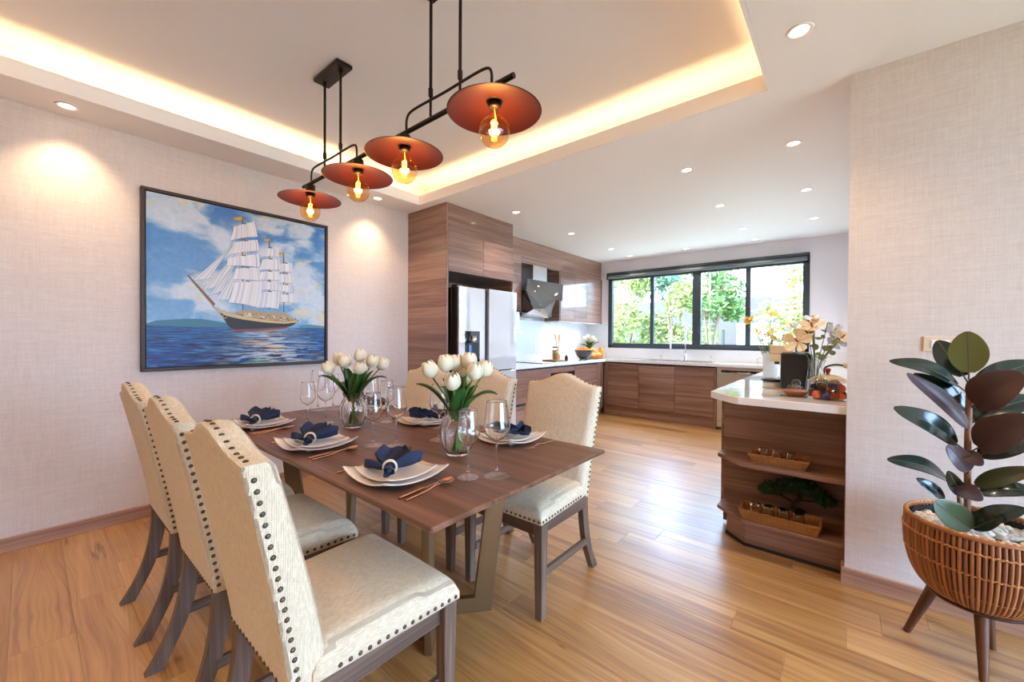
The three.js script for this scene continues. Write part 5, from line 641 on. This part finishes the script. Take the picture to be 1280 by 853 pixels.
// ------------------------------------------------------------------ rubber plant in a rattan planter, wall switch
{
  const C = [0.405, 0, -2.41], t = thing('rattan_planter', 'round rattan planter on three splayed wooden legs', 'planter', C), caneM = [0x9a6038, 0xa86c42, 0x8a5230].map((c) => std({ color: c, roughness: 0.5, name: 'rattan_cane' })), bind = std({ color: 0xc98a4e, roughness: 0.55, name: 'rattan_binding' }), lw = std({ map: rep(legT, 0.9, 0.45), color: 0xe0a880, roughness: 0.45, name: 'planter_leg_wood' });
  const prof = [[0.205, 0.55], [0.209, 0.5], [0.206, 0.43], [0.19, 0.35], [0.165, 0.295], [0.13, 0.262]], P = (y) => { for (let i = 0; i < prof.length - 1; i++) if (y <= prof[i][1] && y >= prof[i + 1][1]) return lerp(prof[i + 1][0], prof[i][0], (y - prof[i + 1][1]) / (prof[i][1] - prof[i + 1][1])); return 0.13; };
  const cane = tube(prof.map(([r, y]) => V(r, y, 0)), 0.0068, 18, 6), N = 84; for (let k = 0; k < N; k++) { const m = mesh('cane', cane, caneM[(k * 7) % 3], t); m.rotation.y = k / N * 2 * PI; }
  const hoop = (y, r, w, m, wav = 0) => { const pts = []; for (let k = 0; k < 132; k++) { const a = k / 132 * 2 * PI, q = r + (k % 2 ? wav : -wav); pts.push(V(q * Math.cos(a), y + (k % 2 ? wav : -wav) * 0.5, q * Math.sin(a))); } return mesh('hoop', tube(pts, w, 264, 6, true), m, t); };
  for (const y of [0.5, 0.415, 0.325, 0.272]) { hoop(y, P(y) + 0.004, 0.0028, bind, 0.0035); hoop(y + 0.004, P(y) + 0.004, 0.0028, bind, -0.0035); } hoop(0.552, 0.206, 0.008, caneM[0]); hoop(0.56, 0.203, 0.005, bind, 0.002);
  mesh('liner', latheS([[0.193, 0.545], [0.196, 0.48], [0.18, 0.34], [0.12, 0.27], [0.0005, 0.265], [0.0005, 0.27], [0.118, 0.276], [0.172, 0.34], [0.188, 0.48], [0.19, 0.545]], 48, 50), blackPlastic, t); mesh('bottom_ring', lathe([[0, 0.25], [0.14, 0.25], [0.142, 0.262], [0, 0.265]], 40), lw, t);
  for (const [x, z] of [[0.212, -2.468], [0.405, -2.285], [0.474, -2.558]]) { const d = V(x - C[0], 0, z - C[2]), top = d.clone().multiplyScalar(0.55).add(V(0, 0.262, 0)); const g = rod(V(d.x, 0, d.z), top, 0.0125, 0.022, 18); mesh('leg', grainUV(g, 'y'), lw, t); }
  const r = rng(33), im = new THREE.InstancedMesh(new THREE.IcosahedronGeometry(0.012, 1), std({ color: 0xffffff, roughness: 0.6, name: 'white_pebble' }), 420); im.name = 'pebbles'; im.userData.kind = 'stuff'; const m = I4(), q = new THREE.Quaternion(); for (let i = 0; i < 420; i++) { const a = r() * 6.28, k = Math.sqrt(r()) * 0.178; q.setFromEuler(new THREE.Euler(r() * 0.8, r() * 6, r() * 0.8)); m.compose(V(k * Math.cos(a), 0.515 + r() * 0.008 + 0.012 * (1 - k / 0.18), k * Math.sin(a)), q, V(0.8 + r() * 0.7, 0.5 + r() * 0.4, 0.7 + r() * 0.6)); im.setMatrixAt(i, m); const c = 0.62 + r() * 0.3; im.setColorAt(i, new THREE.Color().setRGB(c, c * 0.88, c * (0.66 + r() * 0.16))); } t.add(im);
  mesh('soil', lathe([[0, 0.5], [0.187, 0.5], [0.187, 0.512], [0, 0.515]], 32), recess, t);
  // plant
  const pl = thing('rubber_plant', 'rubber plant with large glossy dark leaves standing in rattan planter', 'plant', C), stemW = std({ color: 0x8a5d42, roughness: 0.7 }); mesh('stem', tube([V(-0.028, 0.5, 0), V(-0.03, 0.7, 0.005), V(-0.03, 0.88, 0), V(-0.028, 1.06, 0)], 0.0105, 24, 8), stemW, pl); mesh('stem', tube([V(-0.046, 0.5, 0.012), V(-0.05, 0.6, 0.015), V(-0.055, 0.66, 0.02)], 0.007, 12, 8), stemW, pl);
  const dk = std({ color: 0x1c2c26, roughness: 0.22, clearcoat: 0.5, clearcoatRoughness: 0.15, name: 'dark_glossy_leaf' }), br = std({ color: 0x4a3434, roughness: 0.38, name: 'maroon_leaf_back' }), ol = std({ color: 0x5d5f2a, roughness: 0.4, name: 'olive_leaf_back' }), gr = std({ color: 0x3c4c2a, roughness: 0.3, clearcoat: 0.4, clearcoatRoughness: 0.2, name: 'green_leaf' });
  // leaf from base to tip (world), half width, and the way its face looks
  function leaf(b, e, w, n, mat, curl = 0.03, fold = 0.25) { const B = V(b[0] - C[0], b[1], b[2] - C[2]), E = V(e[0] - C[0], e[1], e[2] - C[2]), d = E.clone().sub(B), L = d.length(); d.normalize(); const N = V(...n).addScaledVector(d, -V(...n).dot(d)).normalize(), s = d.clone().cross(N);
    const o = mesh('leaf', shell((u, v) => { const k = u * 2 - 1, ww = w * Math.pow(Math.sin(PI * Math.pow(clamp(0.03 + 0.94 * v, 0, 1), 0.9)), 0.62) * (v > 0.93 ? 1 - (v - 0.93) * 6 : 1); return B.clone().addScaledVector(d, L * v).addScaledVector(N, curl * Math.sin(PI * v) + fold * w * Math.abs(k) ** 1.5 * Math.sin(PI * Math.min(1, v + 0.1))).addScaledVector(s, ww * k); }, 10, 16, 0.0016), mat, pl);
    mesh('midrib', tube([0, 0.25, 0.5, 0.75, 0.97].map((v) => B.clone().addScaledVector(d, L * v).addScaledVector(N, curl * Math.sin(PI * v) + 0.0006)), 0.0016, 20, 5), mat === dk ? gr : br, o);
    mesh('petiole', rod(V(-0.03, B.y - 0.03, 0), B, 0.0035, 0.003, 6), mat === dk ? gr : br, o); }
  for (const [b, e, w, n, m, c, fo] of [[[0.375,1.15,-2.41], [0.373,1.315,-2.43], 0.056, [-0.16,0.05,0.98], ol, 0, 0.1], [[0.364,1.134,-2.43], [0.297,1.277,-2.5], 0.046, [-0.2,0.35,0.9], dk, 0, 0.2], [[0.345,1.096,-2.41], [0.139,1.189,-2.36], 0.042, [-0.05,0.75,0.6], dk, 0.03, 0.2], [[0.372,0.998,-2.43], [0.217,1.136,-2.4], 0.042, [0.2,0.6,0.75], dk, 0.02, 0.2], [[0.371,0.93,-2.4], [0.191,1.141,-2.33], 0.034, [0.45,0.35,0.8], br, 0.015, 0.35], [[0.343,0.86,-2.4], [0.151,0.998,-2.3], 0.047, [-0.05,0.6,0.75], dk, 0.03, 0.2], [[0.319,0.709,-2.4], [0.133,0.778,-2.3], 0.042, [0,0.75,0.6], dk, 0.03, 0.2], [[0.312,0.626,-2.41], [0.226,0.705,-2.36], 0.024, [-0.1,0.6,0.7], dk, 0.01, 0.2], [[0.39,1.024,-2.4], [0.487,1.161,-2.3], 0.066, [-0.3,0.3,0.9], br, 0.02, 0.3], [[0.403,0.856,-2.4], [0.508,1.01,-2.28], 0.062, [-0.3,0.35,0.9], br, 0.02, 0.3], [[0.411,0.818,-2.43], [0.556,0.923,-2.44], 0.048, [-0.1,0.5,0.8], dk, 0.02, 0.2], [[0.396,0.706,-2.4], [0.525,0.823,-2.3], 0.032, [-0.1,0.45,0.85], gr, 0.015, 0.2], [[0.407,0.67,-2.42], [0.554,0.718,-2.4], 0.036, [0,0.75,0.6], dk, 0.02, 0.2], [[0.374,0.76,-2.39], [0.31,0.862,-2.34], 0.036, [0.2,0.3,0.9], br, 0.01, 0.3], [[0.365,0.834,-2.38], [0.403,0.799,-2.34], 0.026, [-0.3,0.4,0.9], br, 0.008, 0.3], [[0.343,0.702,-2.37], [0.403,0.668,-2.33], 0.03, [-0.1,0.35,0.9], br, 0.01, 0.3], [[0.363,0.651,-2.39], [0.316,0.755,-2.36], 0.024, [-0.2,0.3,0.9], dk, 0.008, 0.3], [[0.392,0.964,-2.43], [0.563,1.061,-2.48], 0.045, [-0.1,0.55,0.8], dk, 0.02, 0.2], [[0.394,1.089,-2.45], [0.571,1.197,-2.52], 0.045, [-0.1,0.55,0.8], dk, 0.02, 0.2], [[0.392,0.949,-2.44], [0.463,1.032,-2.47], 0.034, [-0.2,0.3,0.9], ol, 0.01, 0.2], [[0.377,0.55,-2.34], [0.267,0.65,-2.26], 0.05, [-0.2,0.45,0.85], gr, 0, 0.15], [[0.39,0.561,-2.4], [0.518,0.652,-2.38], 0.034, [0,0.6,0.7], dk, 0.01, 0.2], [[0.384,0.545,-2.36], [0.446,0.627,-2.3], 0.026, [0,0.5,0.8], dk, 0.005, 0.2]]) leaf(b, e, w, n, m, c, fo);
}
{ const t = thing('wall_switch', 'cream double switch plate on the wall behind rubber plant', 'switch', [0.335, 1.26, ZK]), m = std({ color: 0xe2cdb0, roughness: 0.4 }); mesh('plate', bx(-0.055, 0.055, -0.036, 0.036, 0.0005, 0.008, 'x', 0.003), m, t); mesh('rocker', bx(-0.03, -0.002, -0.02, 0.02, 0.008, 0.011, 'x', 0.002), white, t); mesh('rocker', bx(0.002, 0.03, -0.02, 0.02, 0.008, 0.011, 'x', 0.002), white, t); }

renderer.render(scene, camera);
